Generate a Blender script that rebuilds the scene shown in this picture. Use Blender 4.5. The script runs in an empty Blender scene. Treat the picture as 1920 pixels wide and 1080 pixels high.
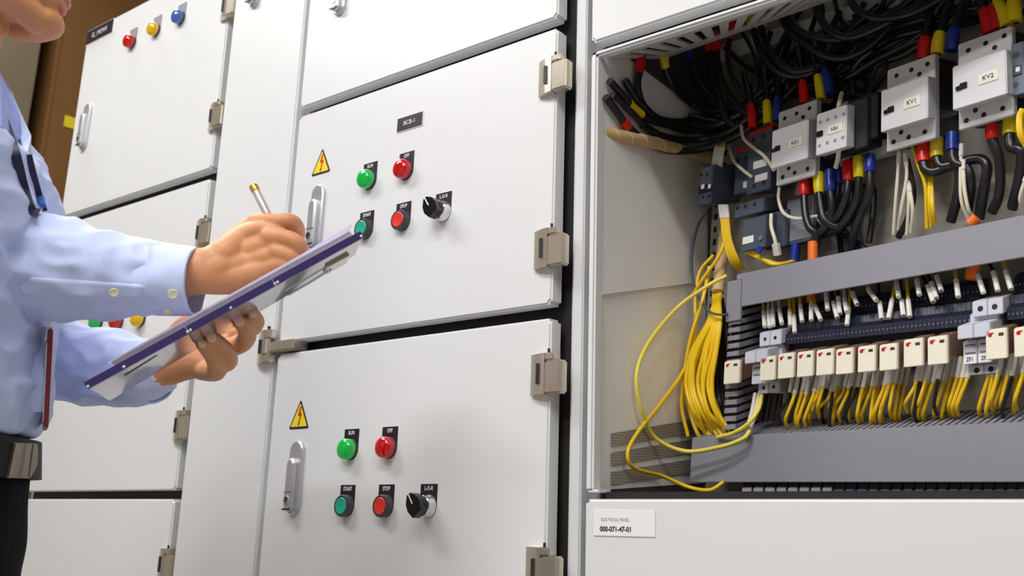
import bpy, bmesh, math, random
import numpy as np
from mathutils import Vector, Matrix, noise
random.seed(7)
SC = bpy.context.scene
COL = SC.collection
# ------------------------------------------------------------------ camera model (a lens with a sideways shift)
FPX, PPX, PPY = 1716.0, 1200.0, 540.0
_z = Vector((0, -7440, FPX)).normalized()
_x = Vector((2700, -396, -FPX)); _x = (_x - _x.dot(_z) * _z).normalized()
_y = _z.cross(_x)
CAM = Vector((0, -0.97, 1.05))

def ray(px, py):
    d = Vector(((px - PPX) / FPX, (py - PPY) / FPX, 1.0))
    return Vector((d.dot(_x), d.dot(_y), d.dot(_z)))

def P(px, py, t):                      # point seen at that place, t metres in front of the lens
    return CAM + ray(px, py) * t

def FP(px, py, Y=0.0):                 # point on a vertical plane parallel to the cabinet fronts
    r = ray(px, py)
    return CAM + r * ((Y - CAM.y) / r.y)

# ------------------------------------------------------------------ materials
def _nodes(name):
    m = bpy.data.materials.new(name); m.use_nodes = True
    return m, m.node_tree, m.node_tree.nodes['Principled BSDF']

def mat(name, col, rough=0.5, metal=0.0, bump=0.0, bscale=300, coat=0.0, trans=0.0, var=0.0, vscale=8, spec=0.5, emis=None, es=0.0, sub=0.0, stretch=None, bdist=0.001):
    m, nt, b = _nodes(name)
    b.inputs['Base Color'].default_value = (*col, 1)
    b.inputs['Roughness'].default_value = rough
    b.inputs['Metallic'].default_value = metal
    b.inputs['Coat Weight'].default_value = coat
    b.inputs['Transmission Weight'].default_value = trans
    b.inputs['Specular IOR Level'].default_value = spec
    if sub:
        b.inputs['Subsurface Weight'].default_value = sub
        b.inputs['Subsurface Radius'].default_value = (0.012, 0.005, 0.003)
        b.inputs['Subsurface Scale'].default_value = 0.6
    if emis:
        b.inputs['Emission Color'].default_value = (*emis, 1); b.inputs['Emission Strength'].default_value = es
    N, L = nt.nodes, nt.links
    if bump or var:
        tc = N.new('ShaderNodeTexCoord'); mp = N.new('ShaderNodeMapping')
        L.new(tc.outputs['Object'], mp.inputs['Vector'])
        if stretch: mp.inputs['Scale'].default_value = stretch
    if bump:
        n = N.new('ShaderNodeTexNoise'); n.inputs['Scale'].default_value = bscale; n.inputs['Detail'].default_value = 3
        bp = N.new('ShaderNodeBump'); bp.inputs['Strength'].default_value = bump; bp.inputs['Distance'].default_value = bdist
        L.new(mp.outputs[0], n.inputs['Vector']); L.new(n.outputs['Fac'], bp.inputs['Height']); L.new(bp.outputs[0], b.inputs['Normal'])
    if var:
        n = N.new('ShaderNodeTexNoise'); n.inputs['Scale'].default_value = vscale; n.inputs['Detail'].default_value = 4
        r = N.new('ShaderNodeValToRGB'); e = r.color_ramp.elements
        e[0].position = .3; e[1].position = .7
        e[0].color = (*[c * (1 - var) for c in col], 1); e[1].color = (*[min(1, c * (1 + var)) for c in col], 1)
        L.new(mp.outputs[0], n.inputs['Vector']); L.new(n.outputs['Fac'], r.inputs[0]); L.new(r.outputs[0], b.inputs['Base Color'])
    return m

def s2l(r, g, b):
    return tuple(((c / 255) / 12.92 if c / 255 <= .04045 else ((c / 255 + .055) / 1.055) ** 2.4) for c in (r, g, b))

M = {}
M['paint'] = mat('off_white_powder_coat', s2l(222, 223, 225), .38, bump=.12, bscale=420, bdist=.0006)
M['inner'] = mat('inner_paint_baked_light', s2l(244, 244, 244), .35, bump=.1, bscale=420, bdist=.0006)  # cabinet paint made brighter, standing in for light missing on the inner wall
M['frame'] = mat('grey_white_frame_paint', s2l(210, 211, 213), .42, bump=.1, bscale=420, bdist=.0006)
M['gap'] = mat('black_rubber_gasket', s2l(28, 22, 24), .7)
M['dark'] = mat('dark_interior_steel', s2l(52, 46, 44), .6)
M['hinge'] = mat('brushed_nickel_plate', s2l(214, 206, 190), .26, .75, bump=.08, bscale=90, stretch=(1, 1, 12))
M['handle'] = mat('satin_silver_lacquer', s2l(196, 197, 202), .3, .55)
M['handle_dark'] = mat('dark_slot', s2l(40, 40, 45), .5)
M['chrome'] = mat('polished_chrome', s2l(225, 225, 228), .12, 1.0)
M['plate_black'] = mat('engraved_black_laminate', s2l(34, 26, 36), .4)
M['white'] = mat('white_plastic', s2l(236, 236, 236), .4)
M['ink'] = mat('black_ink', s2l(40, 38, 60), .6)
M['yellow_sign'] = mat('warning_yellow_vinyl', s2l(236, 214, 45), .4)
M['black_sign'] = mat('warning_black_vinyl', s2l(40, 30, 32), .45)
M['red_sign'] = mat('warning_red_vinyl', s2l(196, 44, 24), .45)
def lens(name, col, es):
    return mat(name, col, .12, trans=.35, coat=.5, emis=col, es=es)
M['lamp_green'] = lens('green_lamp_lens', s2l(16, 200, 78), .22)
M['lamp_red'] = lens('red_lamp_lens', s2l(214, 16, 20), .18)
M['lamp_yellow'] = lens('yellow_lamp_lens', s2l(240, 190, 15), .25)
M['lamp_blue'] = lens('blue_lamp_lens', s2l(70, 105, 185), .3)
M['btn_green'] = mat('teal_green_button_plastic', s2l(38, 170, 138), .35)
M['btn_red'] = mat('red_button_plastic', s2l(222, 52, 44), .35)
M['bezel'] = mat('dark_grey_bezel_plastic', s2l(62, 62, 70), .35)
M['knob'] = mat('glossy_black_plastic', s2l(22, 20, 24), .22)
M['brown'] = mat('brown_laminate', s2l(128, 90, 50), .5, var=.15, vscale=3, stretch=(1, 1, .2))
M['locker'] = mat('dull_locker_paint', s2l(118, 106, 84), .6, var=.05, vscale=2)
M['wallp'] = mat('beige_grey_wall_paint', s2l(158, 148, 130), .7, var=.05, vscale=2)
M['ceil'] = mat('white_ceiling_tile', s2l(225, 222, 215), .8, var=.04, vscale=30)
M['floor'] = mat('grey_epoxy_floor', s2l(178, 176, 172), .35, var=.06, vscale=4)
M['plate'] = mat('galvanised_mounting_plate', s2l(176, 172, 162), .45, .25, var=.06, vscale=14)
M['duct'] = mat('grey_duct_plastic', s2l(142, 142, 153), .5)
M['contactor'] = mat('light_grey_contactor_plastic', s2l(214, 214, 218), .42)
M['contactor_black'] = mat('matt_black_device_plastic', s2l(26, 27, 36), .5, bump=.1, bscale=500)
M['hole'] = mat('screw_well_black', s2l(18, 17, 20), .6)
M['cream_label'] = mat('cream_label_frame', s2l(240, 232, 200), .5)
M['dgrey'] = mat('blue_grey_device_plastic', s2l(74, 82, 98), .5)
M['dgrey2'] = mat('mid_blue_grey_device_plastic', s2l(112, 122, 140), .5)
M['fuse'] = mat('pale_lilac_grey_plastic', s2l(206, 208, 222), .42)
M['relay_face'] = mat('cream_relay_plastic', s2l(240, 234, 216), .42)
M['relay_body'] = mat('clear_smoky_relay_cover', s2l(190, 150, 130), .2, trans=.35)
M['coil'] = mat('copper_coil_winding', s2l(178, 98, 66), .45)
M['terminal'] = mat('navy_black_terminal_plastic', s2l(34, 38, 58), .38)
M['screw'] = mat('zinc_screw', s2l(190, 190, 198), .3, 1.0)
M['cable'] = mat('glossy_black_cable_sheath', s2l(30, 29, 34), .28)
M['wire_y'] = mat('yellow_wire_insulation', s2l(242, 200, 26), .38)
M['wire_ly'] = mat('lemon_yellow_wire_insulation', s2l(238, 222, 90), .38)
M['wire_w'] = mat('ivory_wire_insulation', s2l(228, 220, 200), .4)
M['ferrule'] = mat('white_marker_sleeve', s2l(226, 226, 222), .45)
M['boot_red'] = mat('red_cable_boot', s2l(206, 20, 24), .3)
M['boot_yellow'] = mat('yellow_cable_boot', s2l(226, 204, 24), .3)
M['boot_blue'] = mat('blue_cable_boot', s2l(30, 52, 150), .3)
M['boot_orange'] = mat('orange_cable_boot', s2l(240, 120, 36), .4)
M['tan'] = mat('tan_spiral_wrap', s2l(206, 172, 124), .4)
M['skin'] = mat('warm_brown_skin', s2l(202, 142, 98), .55, sub=.15, var=.05, vscale=35, bump=.15, bscale=500, bdist=.0006)
M['nail'] = mat('fingernail', s2l(240, 196, 172), .25)
M['lip'] = mat('lip_skin', s2l(190, 110, 92), .4)
M['hair'] = mat('black_hair', s2l(24, 20, 18), .45, bump=.6, bscale=160, stretch=(1, 1, .15), bdist=.003)
M['shirt'] = mat('light_blue_shirt_cotton', s2l(198, 211, 250), .8, bump=.25, bscale=900, bdist=.0004, var=.02, vscale=60)
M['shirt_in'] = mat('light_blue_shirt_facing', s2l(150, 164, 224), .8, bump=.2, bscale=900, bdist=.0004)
M['button_shirt'] = mat('pearly_cream_button', s2l(226, 224, 190), .3)
M['trouser'] = mat('dark_navy_trouser_cloth', s2l(9, 10, 18), .9, spec=.1)
M['belt'] = mat('black_belt_leather', s2l(14, 11, 14), .6, spec=.25)
M['buckle'] = mat('brushed_steel_buckle', s2l(150, 142, 130), .35, 1.0, bump=.1, bscale=80, stretch=(8, 1, 1))
M['ribbon'] = mat('dark_navy_ribbon', s2l(26, 24, 58), .55)
M['ribbon_blue'] = mat('bright_blue_ribbon', s2l(48, 110, 180), .5)
M['badge_red'] = mat('dark_red_badge_holder', s2l(128, 40, 42), .35)
M['shoe'] = mat('black_shoe_leather', s2l(20, 18, 18), .35)
M['board_under'] = mat('glossy_grey_violet_board_back', s2l(116, 109, 130), .12, coat=.4)
M['board_edge'] = mat('indigo_edge_binding', s2l(54, 44, 100), .35)
M['paper'] = mat('white_paper', s2l(236, 232, 246), .6)
M['pen_body'] = mat('pearl_grey_pen_barrel', s2l(190, 178, 172), .25, .3)
M['pen_cap'] = mat('gold_pen_cap', s2l(214, 174, 70), .25, .8)
M['lamp_on'] = mat('fluorescent_diffuser', (1, 1, 1), .5, emis=(1, .97, .92), es=8)
M['sole'] = M['knob']

# mesh vent material: metal with fine round holes
def mesh_mat():
    m, nt, b = _nodes('perforated_steel_vent'); N, L = nt.nodes, nt.links
    b.inputs['Roughness'].default_value = .5
    tc = N.new('ShaderNodeTexCoord'); v = N.new('ShaderNodeTexVoronoi'); v.inputs['Scale'].default_value = 260; v.inputs['Randomness'].default_value = 0
    r = N.new('ShaderNodeValToRGB'); e = r.color_ramp.elements
    e[0].position = .30; e[0].color = (*s2l(112, 100, 84), 1); e[1].position = .42; e[1].color = (*s2l(170, 166, 158), 1)
    L.new(tc.outputs['Object'], v.inputs['Vector']); L.new(v.outputs['Distance'], r.inputs[0]); L.new(r.outputs[0], b.inputs['Base Color'])
    return m
M['vent'] = mesh_mat()

# ------------------------------------------------------------------ object helpers
def emit(name, bm, m, L=None, parent=None, smooth=True, ang=0.7):
    me = bpy.data.meshes.new(name)
    if L is not None: bmesh.ops.translate(bm, vec=-Vector(L), verts=bm.verts)
    bmesh.ops.recalc_face_normals(bm, faces=bm.faces)
    bm.to_mesh(me); bm.free()
    return emit_me(name, me, m, L, parent, smooth, ang)

def emit_me(name, me, m, L=None, parent=None, smooth=True, ang=0.7):
    o = bpy.data.objects.new(name, me); COL.objects.link(o)
    for q in (m if isinstance(m, (list, tuple)) else [m]): me.materials.append(M[q] if isinstance(q, str) else q)
    if smooth and len(me.polygons):
        me.polygons.foreach_set('use_smooth', [True] * len(me.polygons))
        me.set_sharp_from_angle(angle=ang)
    if parent is not None: o.parent = parent
    elif L is not None: o.location = L
    return o

class Thing:
    """an Empty at the base of a thing; its parts carry their own meshes"""
    def __init__(s, name, label, cat, L, group=None):
        s.L = Vector(L); s.e = bpy.data.objects.new(name, None); COL.objects.link(s.e)
        s.e.location = s.L; s.e.empty_display_size = .02
        tag(s.e, label, cat, group)
    def part(s, name, bm, m, smooth=True, label=None, ang=.7):
        o = emit(name, bm, m, s.L, s.e, smooth, ang)
        if label: o['label'] = label
        return o
    def sub(s, parent, name, bm, m, smooth=True, label=None, ang=.7):
        o = emit(name, bm, m, s.L, parent, smooth, ang)
        if label: o['label'] = label
        return o

def tag(o, label=None, cat=None, group=None, kind=None):
    if label: o['label'] = label
    if cat: o['category'] = cat
    if group: o['group'] = group
    if kind: o['kind'] = kind
    return o

def struct(name, bm, m, label=None):
    o = emit(name, bm, m); o['kind'] = 'structure'
    if label: o['label'] = label
    return o

def BM(): return bmesh.new()

def box(bm, a, b, bev=0.0, seg=2, xf=None, mi=0):
    """axis box a..b (two corners), optional bevel, optional vertex transform"""
    a, b = Vector(a), Vector(b)
    t = bmesh.new(); bmesh.ops.create_cube(t, size=1)
    for v in t.verts:
        v.co = Vector(((a.x + b.x) / 2 + v.co.x * (b.x - a.x), (a.y + b.y) / 2 + v.co.y * (b.y - a.y), (a.z + b.z) / 2 + v.co.z * (b.z - a.z)))
    if bev > 0: bmesh.ops.bevel(t, geom=list(t.edges) + list(t.verts), offset=bev, segments=seg, affect='EDGES', clamp_overlap=True)
    merge(bm, t, xf, mi)

def merge(bm, t, xf=None, mi=0):
    vs = [bm.verts.new(xf(v.co) if xf else v.co) for v in t.verts]
    t.verts.index_update()
    for f in t.faces:
        try:
            g = bm.faces.new([vs[v.index] for v in f.verts]); g.material_index = mi
        except ValueError: pass
    t.free()

def cyl(bm, c, axis, r1, r2, h, seg=20, xf=None, mi=0, cap=True):
    """cone frustum from c along axis"""
    axis = Vector(axis).normalized(); c = Vector(c)
    t = bmesh.new(); bmesh.ops.create_cone(t, cap_ends=cap, segments=seg, radius1=r1, radius2=r2, depth=h)
    q = axis.to_track_quat('Z', 'Y')
    for v in t.verts: v.co = c + q @ (v.co + Vector((0, 0, h / 2)))
    merge(bm, t, xf, mi)

def lathe(bm, c, axis, prof, seg=24, xf=None, mi=0):
    """prof = [(dist along axis, radius)...]"""
    axis = Vector(axis).normalized(); c = Vector(c); q = axis.to_track_quat('Z', 'Y')
    rings = []
    for d, r in prof:
        rings.append([bm.verts.new((xf or (lambda p: p))(c + q @ Vector((r * math.cos(2 * math.pi * k / seg), r * math.sin(2 * math.pi * k / seg), d)))) for k in range(seg)])
    for i in range(len(rings) - 1):
        for k in range(seg):
            f = bm.faces.new((rings[i][k], rings[i][(k + 1) % seg], rings[i + 1][(k + 1) % seg], rings[i + 1][k])); f.material_index = mi
    for r in (rings[0], rings[-1]):
        try: f = bm.faces.new(r); f.material_index = mi
        except ValueError: pass

def crom(pts, n=8):
    """Catmull-Rom through pts"""
    p = [Vector(q) for q in pts]
    if len(p) == 2: return [p[0].lerp(p[1], i / n) for i in range(n + 1)]
    p = [2 * p[0] - p[1]] + p + [2 * p[-1] - p[-2]]
    out = []
    for i in range(1, len(p) - 2):
        a, b, c, d = p[i - 1:i + 3]
        for k in range(n):
            t = k / n
            out.append(.5 * ((2 * b) + (c - a) * t + (2 * a - 5 * b + 4 * c - d) * t * t + (3 * b - a - 3 * c + d) * t ** 3))
    out.append(p[-2]); return out

def tube(bm, pts, r, seg=8, mi=0, cap=True):
    """sweep a circle (r number or list per point) along pts"""
    n = len(pts); rr = r if isinstance(r, (list, tuple)) else [r] * n
    T = [(pts[min(i + 1, n - 1)] - pts[max(i - 1, 0)]).normalized() for i in range(n)]
    ref = Vector((0, 0, 1)) if abs(T[0].z) < .9 else Vector((1, 0, 0))
    N = (ref - ref.dot(T[0]) * T[0]).normalized(); rings = []
    for i in range(n):
        N = N - N.dot(T[i]) * T[i]
        N = N.normalized() if N.length > 1e-6 else T[i].orthogonal().normalized()
        B = T[i].cross(N)
        rings.append([bm.verts.new(pts[i] + (N * math.cos(2 * math.pi * k / seg) + B * math.sin(2 * math.pi * k / seg)) * rr[i]) for k in range(seg)])
    for i in range(n - 1):
        for k in range(seg):
            f = bm.faces.new((rings[i][k], rings[i][(k + 1) % seg], rings[i + 1][(k + 1) % seg], rings[i + 1][k])); f.material_index = mi
    if cap:
        f = bm.faces.new(rings[0][::-1]); f.material_index = mi
        f = bm.faces.new(rings[-1]); f.material_index = mi

def prism(bm, poly, d, xf=None, mi=0):
    """extrude a 2D polygon [(x,y)..] given as 3D points along vector d"""
    f = xf or (lambda p: p)
    a = [bm.verts.new(f(Vector(p))) for p in poly]; b = [bm.verts.new(f(Vector(p) + Vector(d))) for p in poly]
    n = len(poly)
    for k in range(n): bm.faces.new((a[k], a[(k + 1) % n], b[(k + 1) % n], b[k])).material_index = mi
    bm.faces.new(a[::-1]).material_index = mi; bm.faces.new(b).material_index = mi

def text_bm(s, h, org, ux, uy, un, thick=.0003, sx=1.0, align='CENTER', bold=0.0):
    """lettering: s, cap height h, origin at its middle, right/up/normal vectors"""
    c = bpy.data.curves.new('lettering', 'FONT'); c.body = s; c.size = h / .73; c.align_x = align; c.align_y = 'CENTER'; c.offset = bold
    c.resolution_u = 3
    o = bpy.data.objects.new('lettering', c); COL.objects.link(o)
    bpy.context.view_layer.update()
    me = bpy.data.meshes.new_from_object(o.evaluated_get(bpy.context.evaluated_depsgraph_get()))
    bm = BM(); bm.from_mesh(me)
    bpy.data.objects.remove(o); bpy.data.curves.remove(c); bpy.data.meshes.remove(me)
    org, ux, uy, un = Vector(org), Vector(ux), Vector(uy), Vector(un)
    for v in bm.verts: v.co = org + ux * v.co.x * sx + uy * v.co.y + un * thick
    return bm

ORD = ['first', 'second', 'third', 'fourth', 'fifth', 'sixth', 'seventh', 'eighth', 'ninth', 'tenth', 'eleventh', 'twelfth', 'thirteenth', 'fourteenth', 'fifteenth',
       'sixteenth', 'seventeenth', 'eighteenth', 'nineteenth', 'twentieth', 'twenty-first', 'twenty-second', 'twenty-third', 'twenty-fourth', 'twenty-fifth', 'twenty-sixth',
       'twenty-seventh', 'twenty-eighth', 'twenty-ninth', 'thirtieth', 'thirty-first', 'thirty-second', 'thirty-third', 'thirty-fourth', 'thirty-fifth']
# ------------------------------------------------------------------ the room
LIGHTS = ((-.50, -1.20), (-2.05, -.85), (.95, -1.25), (-2.9, -.1), (-.45, -2.1)); LZ = 2.72; LZS = (2.72, 2.72, 2.72, 3.62, 2.72)  # the raised lamp is unseen, added to brighten the background cupboards
def build_room():
    b = BM(); box(b, (-4.6, -3.2, -.1), (2.6, 2.2, 0)); struct('floor', b, 'floor')
    b = BM(); box(b, (-4.6, -3.2, 3.7), (2.6, 2.2, 3.8)); struct('ceiling', b, 'ceil')
    b = BM(); box(b, (-4.7, -3.2, 0), (-4.6, 2.2, 3.7)); struct('wall_left', b, 'wallp')
    b = BM(); box(b, (-4.6, 2.1, 0), (2.6, 2.2, 3.7)); struct('wall_back', b, 'wallp')
    b = BM(); box(b, (2.5, -3.2, 0), (2.6, 2.1, 3.7)); struct('wall_right', b, 'wallp')
    b = BM(); box(b, (-4.6, -3.3, 0), (2.6, -3.2, 3.7)); struct('wall_front', b, 'wallp')
    # brown panelled partition and door far down the aisle, beside the row of cabinets
    for i, (y0, y1, h, m, lab) in enumerate(((.66, 1.35, 3.45, 'brown', 'tall brown wooden cupboard standing beyond the end of the cabinet row'),
                                    (-.20, .60, 3.45, 'locker', 'beige grey tall locker standing left of the brown cupboard'))):
        t = Thing('tall_cupboard', lab, 'cupboard', (-4.2, (y0 + y1) / 2, 0))
        b = BM(); box(b, (-4.58, y0, 0.0), (-4.02, y1, h), .01); t.part('body', b, m)
        for s in (0, 1):
            w = (y1 - y0) / 2
            b = BM(); box(b, (-4.02, y0 + .01 + s * w, .06), (-4.0, y0 - .01 + (s + 1) * w, h - .03), .004); d = t.part('door', b, m)
            b = BM(); box(b, (-4.0, y0 + w + (-.04 if s == 0 else .02), 1.0), (-3.98, y0 + w + (-.02 if s == 0 else .04), 1.16), .004); t.sub(d, 'handle', b, 'handle')
    b = BM(); box(b, (-4.0, .72, 2.58), (-3.997, .80, 2.63)); o = emit('caution_sticker', b, 'yellow_sign', (-4.0, .75, 2.57))
    tag(o, 'small blurred yellow sticker on the tall brown cupboard door', 'sticker')
    for i, (x, y) in enumerate(LIGHTS):
        LZ = LZS[i]
        t = Thing('ceiling_light', 'fluorescent ceiling light ' + ('over the aisle in front of the middle doors', 'over the aisle in front of the far left doors', 'over the aisle in front of the open panel', 'added to brighten the far end of the aisle near the cupboards', 'added as unseen fill far out over the room behind the aisle')[i], 'ceiling light', (x, y, LZ), 'aisle ceiling lights')
        b = BM(); box(b, (x - .62, y - .16, LZ), (x + .62, y + .16, LZ + .05), .006); t.part('housing', b, 'frame')
        b = BM(); box(b, (x - .58, y - .12, LZ - .008), (x + .58, y + .12, LZ + .002), .003); t.part('diffuser', b, 'lamp_on')
        for q in (-.4, .4): b = BM(); cyl(b, (x + q, y, LZ + .05), (0, 0, 1), .006, .006, 3.7 - LZ - .05, 8); t.part('suspension_rod', b, 'frame')

# ------------------------------------------------------------------ cabinets
def door_slab(bm, x0, x1, z0, z1, y, th=.022, r=.006):
    """pressed steel door: face at y, soft edges"""
    t = bmesh.new(); bmesh.ops.create_cube(t, size=1)
    for v in t.verts:
        v.co = Vector(((x0 + x1) / 2 + v.co.x * (x1 - x0), y + th / 2 + v.co.y * th, (z0 + z1) / 2 + v.co.z * (z1 - z0)))
    e = [e for e in t.edges if abs(e.verts[0].co.y - e.verts[1].co.y) > .001]
    bmesh.ops.bevel(t, geom=e, offset=.005, segments=3, affect='EDGES')
    e = [e for e in t.edges if all(abs(v.co.y - y) < 1e-5 for v in e.verts)]
    bmesh.ops.bevel(t, geom=e, offset=.0028, segments=3, affect='EDGES')
    merge(bm, t)

def hinge(t, door, x, z, y, side=1, scale=1.0):
    """nickel hinge block straddling a door edge: leaf, knuckle, pin, slot"""
    s = side; h = .056 * scale / 2
    b = BM()
    # curved leaf on the door
    for k in range(5):
        a0, a1 = k / 5, (k + 1) / 5
        ya, yb = y - .004 - .009 * math.sin(a0 * 1.5), y - .004 - .009 * math.sin(a1 * 1.5)
        xa, xb = x - s * .030 * (1 - a0), x - s * .030 * (1 - a1)
        prism(b, [(xa, y + .001, z - h), (xa, ya, z - h), (xb, yb, z - h), (xb, y + .001, z - h)], (0, 0, 2 * h))
    box(b, (min(x, x + s * .028), y - .013, z - h), (max(x, x + s * .028), y + .004, z + h * .62), .0025)
    box(b, (min(x, x + s * .016), y - .013, z + h * .62), (max(x, x + s * .016), y + .004, z + h), .002)
    o = t.sub(door, 'hinge', b, ['hinge', 'handle_dark'])
    b = BM()
    box(b, (x - s * .011 - .0022, y - .0142, z - h * .5), (x - s * .011 + .0022, y - .0118, z + h * .5))
    for f in b.faces: f.material_index = 0
    cyl(b, (x + s * .004, y - .008, z + h), (0, 0, 1), .002, .002, .006, 10)
    t.sub(door, 'hinge_pin', b, 'handle_dark')

def handle(t, door, x, z, y, w=.032, h=.118):
    """recessed swing handle: stadium plate, lever, lock barrel"""
    def stadium(b, cx, cz, w, h, y0, y1, inset=.002):
        r = w / 2; n = 12; pts = []
        for k in range(n + 1): a = math.pi * k / n; pts.append((cx + r * math.cos(a), cz + h / 2 - r + r * math.sin(a)))
        for k in range(n + 1): a = math.pi + math.pi * k / n; pts.append((cx + r * math.cos(a), cz - h / 2 + r + r * math.sin(a)))
        f = lambda s: [(cx + (p[0] - cx) * s, cz + (p[1] - cz) * (1 - (1 - s) * w / h)) for p in pts]
        r0 = [b.verts.new((p[0], y0, p[1])) for p in pts]; r1 = [b.verts.new((p[0], y1 + inset, p[1])) for p in pts]
        r2 = [b.verts.new((p[0], y1, p[1])) for p in f(1 - 2 * inset / w)]
        m = len(pts)
        for A, B in ((r0, r1), (r1, r2)):
            for k in range(m): b.faces.new((A[k], A[(k + 1) % m], B[(k + 1) % m], B[k]))
        b.faces.new(r2); b.faces.new(r0[::-1])
    b = BM(); stadium(b, x, z, w, h, y, y - .007); t.sub(door, 'handle_plate', b, 'handle')
    b = BM(); stadium(b, x - .001, z - h * .10, w * .62, h * .72, y - .006, y - .0155, .003); o = t.sub(door, 'handle_lever', b, 'handle')
    b = BM(); zl = z - h * .30
    box(b, (x - .0105, y - .0162, zl - .0165), (x + .0085, y - .0152, zl - .0135)); box(b, (x - .0105, y - .0162, zl + .012), (x + .0085, y - .0152, zl + .0126))
    t.sub(door, 'handle_groove', b, 'handle_dark')
    b = BM(); cyl(b, (x - .001, y - .015, zl), (0, -1, 0), .0068, .0062, .0022, 20)
    t.sub(door, 'lock_barrel', b, 'chrome')
    b = BM(); box(b, (x - .002, y - .0178, zl - .0035), (x + 0, y - .0171, zl + .0035)); cyl(b, (x - .001, y - .0171, zl + .002), (0, -1, 0), .0018, .0018, .0007, 10)
    t.sub(door, 'keyhole', b, 'handle_dark')

def lamp(x, z, y, m, label, name='indicator_lamp', plate=None, group=None, ps=1.0):
    t = Thing(name, label, 'indicator lamp', (x, y, z), group)
    if plate is not None: legend(t, x, z, y, plate)
    b = BM(); lathe(b, (x, y + .0005, z), (0, -1, 0), [(0, .0160), (.004, .0160), (.0050, .0152), (.0050, .005)], 28); t.part('bezel', b, 'bezel')
    b = BM(); lathe(b, (x, y - .0042, z), (0, -1, 0), [(0, .0150), (.001, .0162), (.0085, .0162), (.0118, .0146), (.0142, .0108), (.0154, .005), (.0156, .0005)], 32)
    t.part('lens', b, m)
    return t

def legend(t, x, z, y, s):
    """half-round legend plate behind a 22 mm device"""
    w = .0170
    def outline(w, top, yy):
        pts = [(x - w, yy, z + top), (x + w, yy, z + top)]
        for k in range(13): a = -math.pi * k / 12; pts.append((x + w * math.cos(a), yy, z + w * math.sin(a)))
        return pts
    b = BM(); prism(b, outline(w + .0012, .0327, y - .0002), (0, .0012, 0)); pl = t.part('legend_plate_border', b, 'white', False)
    b = BM(); prism(b, outline(w, .0315, y - .0008), (0, .0007, 0)); pl = t.part('legend_plate', b, 'plate_black', False)
    bm = text_bm(s, .0062, (x, y - .0009, z + .0252), (1, 0, 0), (0, 0, 1), (0, -1, 0), .0003, .80, bold=.00012)
    t.sub(pl, 'lettering', bm, 'white', False)

def push_button(x, z, y, m, s, label):
    t = Thing('push_button', label, 'push button', (x, y, z)); legend(t, x, z, y, s)
    b = BM(); lathe(b, (x, y + .0005, z), (0, -1, 0), [(0, .0168), (.0105, .0168), (.0125, .0156), (.0125, .0132), (.0105, .0126)], 32); t.part('bezel', b, 'bezel')
    b = BM(); lathe(b, (x, y - .0080, z), (0, -1, 0), [(0, .0124), (.0042, .0126), (.0050, .0114), (.0042, .007), (.0038, .0005)], 32); t.part('button_cap', b, m)

def selector(x, z, y, s, label):
    t = Thing('selector_switch', label, 'selector switch', (x, y, z)); legend(t, x, z, y, s)
    b = BM(); lathe(b, (x, y + .0005, z), (0, -1, 0), [(0, .0166), (.004, .0166), (.005, .0158), (.014, .0155), (.015, .0145), (.015, .004)], 32); t.part('chrome_bezel', b, 'chrome')
    b = BM(); a = math.radians(-35); ca, sa = math.cos(a), math.sin(a)
    R = lambda p: Vector((x + 1.1 * (p.x * ca + p.z * sa), y + p.y + .002, z + 1.1 * (-p.x * sa + p.z * ca)))
    lathe(b, (0, -.016, 0), (0, -1, 0), [(0, .0132), (.006, .0130), (.008, .0122)], 26, R)
    prism(b, [(-.0125, -.018, .0), (-.0105, -.018, .010), (-.0035, -.018, .0185), (.0035, -.018, .0185), (.0105, -.018, .010), (.0125, -.018, 0), (.0085, -.018, -.012), (-.0085, -.018, -.012)], (0, -.013, 0), R)
    o = t.part('selector_knob', b, 'knob')
    b = BM(); box(b, (-.0009, -.0314, .004), (.0009, -.0309, .0180), xf=R); box(b, (-.0009, -.0314, .0176), (.0009, -.018, .0190), xf=R); t.sub(o, 'pointer_line', b, 'white')

def sign(x, z, y, label, w=.052):
    t = Thing('warning_sign', label, 'warning sign', (x, y, z))
    h = w * .94
    def tri(s, r, yy):
        c = [(-w / 2 * s, -h * .38 * s), (w / 2 * s, -h * .38 * s), (0, h * .62 * s)]; pts = []
        for i in range(3):
            p, a, b_ = Vector(c[i]), Vector(c[i - 1]), Vector(c[(i + 1) % 3])
            p1 = p + (a - p).normalized() * r; p2 = p + (b_ - p).normalized() * r
            for k in range(4): q = k / 3; v = (1 - q) ** 2 * p1 + 2 * q * (1 - q) * p + q * q * p2; pts.append((x + v.x, yy, z + v.y))
        return pts
    b = BM(); prism(b, tri(1, .005, y - .0005), (0, .0006, 0)); t.part('border', b, 'black_sign', False)
    b = BM(); prism(b, tri(.80, .0015, y - .0008), (0, .0004, 0)); f = t.part('yellow_field', b, 'yellow_sign', False)
    P2 = [(.0006, .0215), (.0040, .0215), (.0018, .0115), (.0062, .0100), (.0012, -.0045), (.0032, -.0040), (-.0008, -.0120), (-.0030, -.0052), (-.0012, -.0048), (.0010, .0062), (-.0040, .0070)]
    b = BM(); k = w / .052; prism(b, [(x + p[0] * k, y - .0011, z + (p[1] - .0035) * k) for p in P2], (0, .0004, 0)); t.sub(f, 'lightning_bolt', b, 'red_sign', False)

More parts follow.
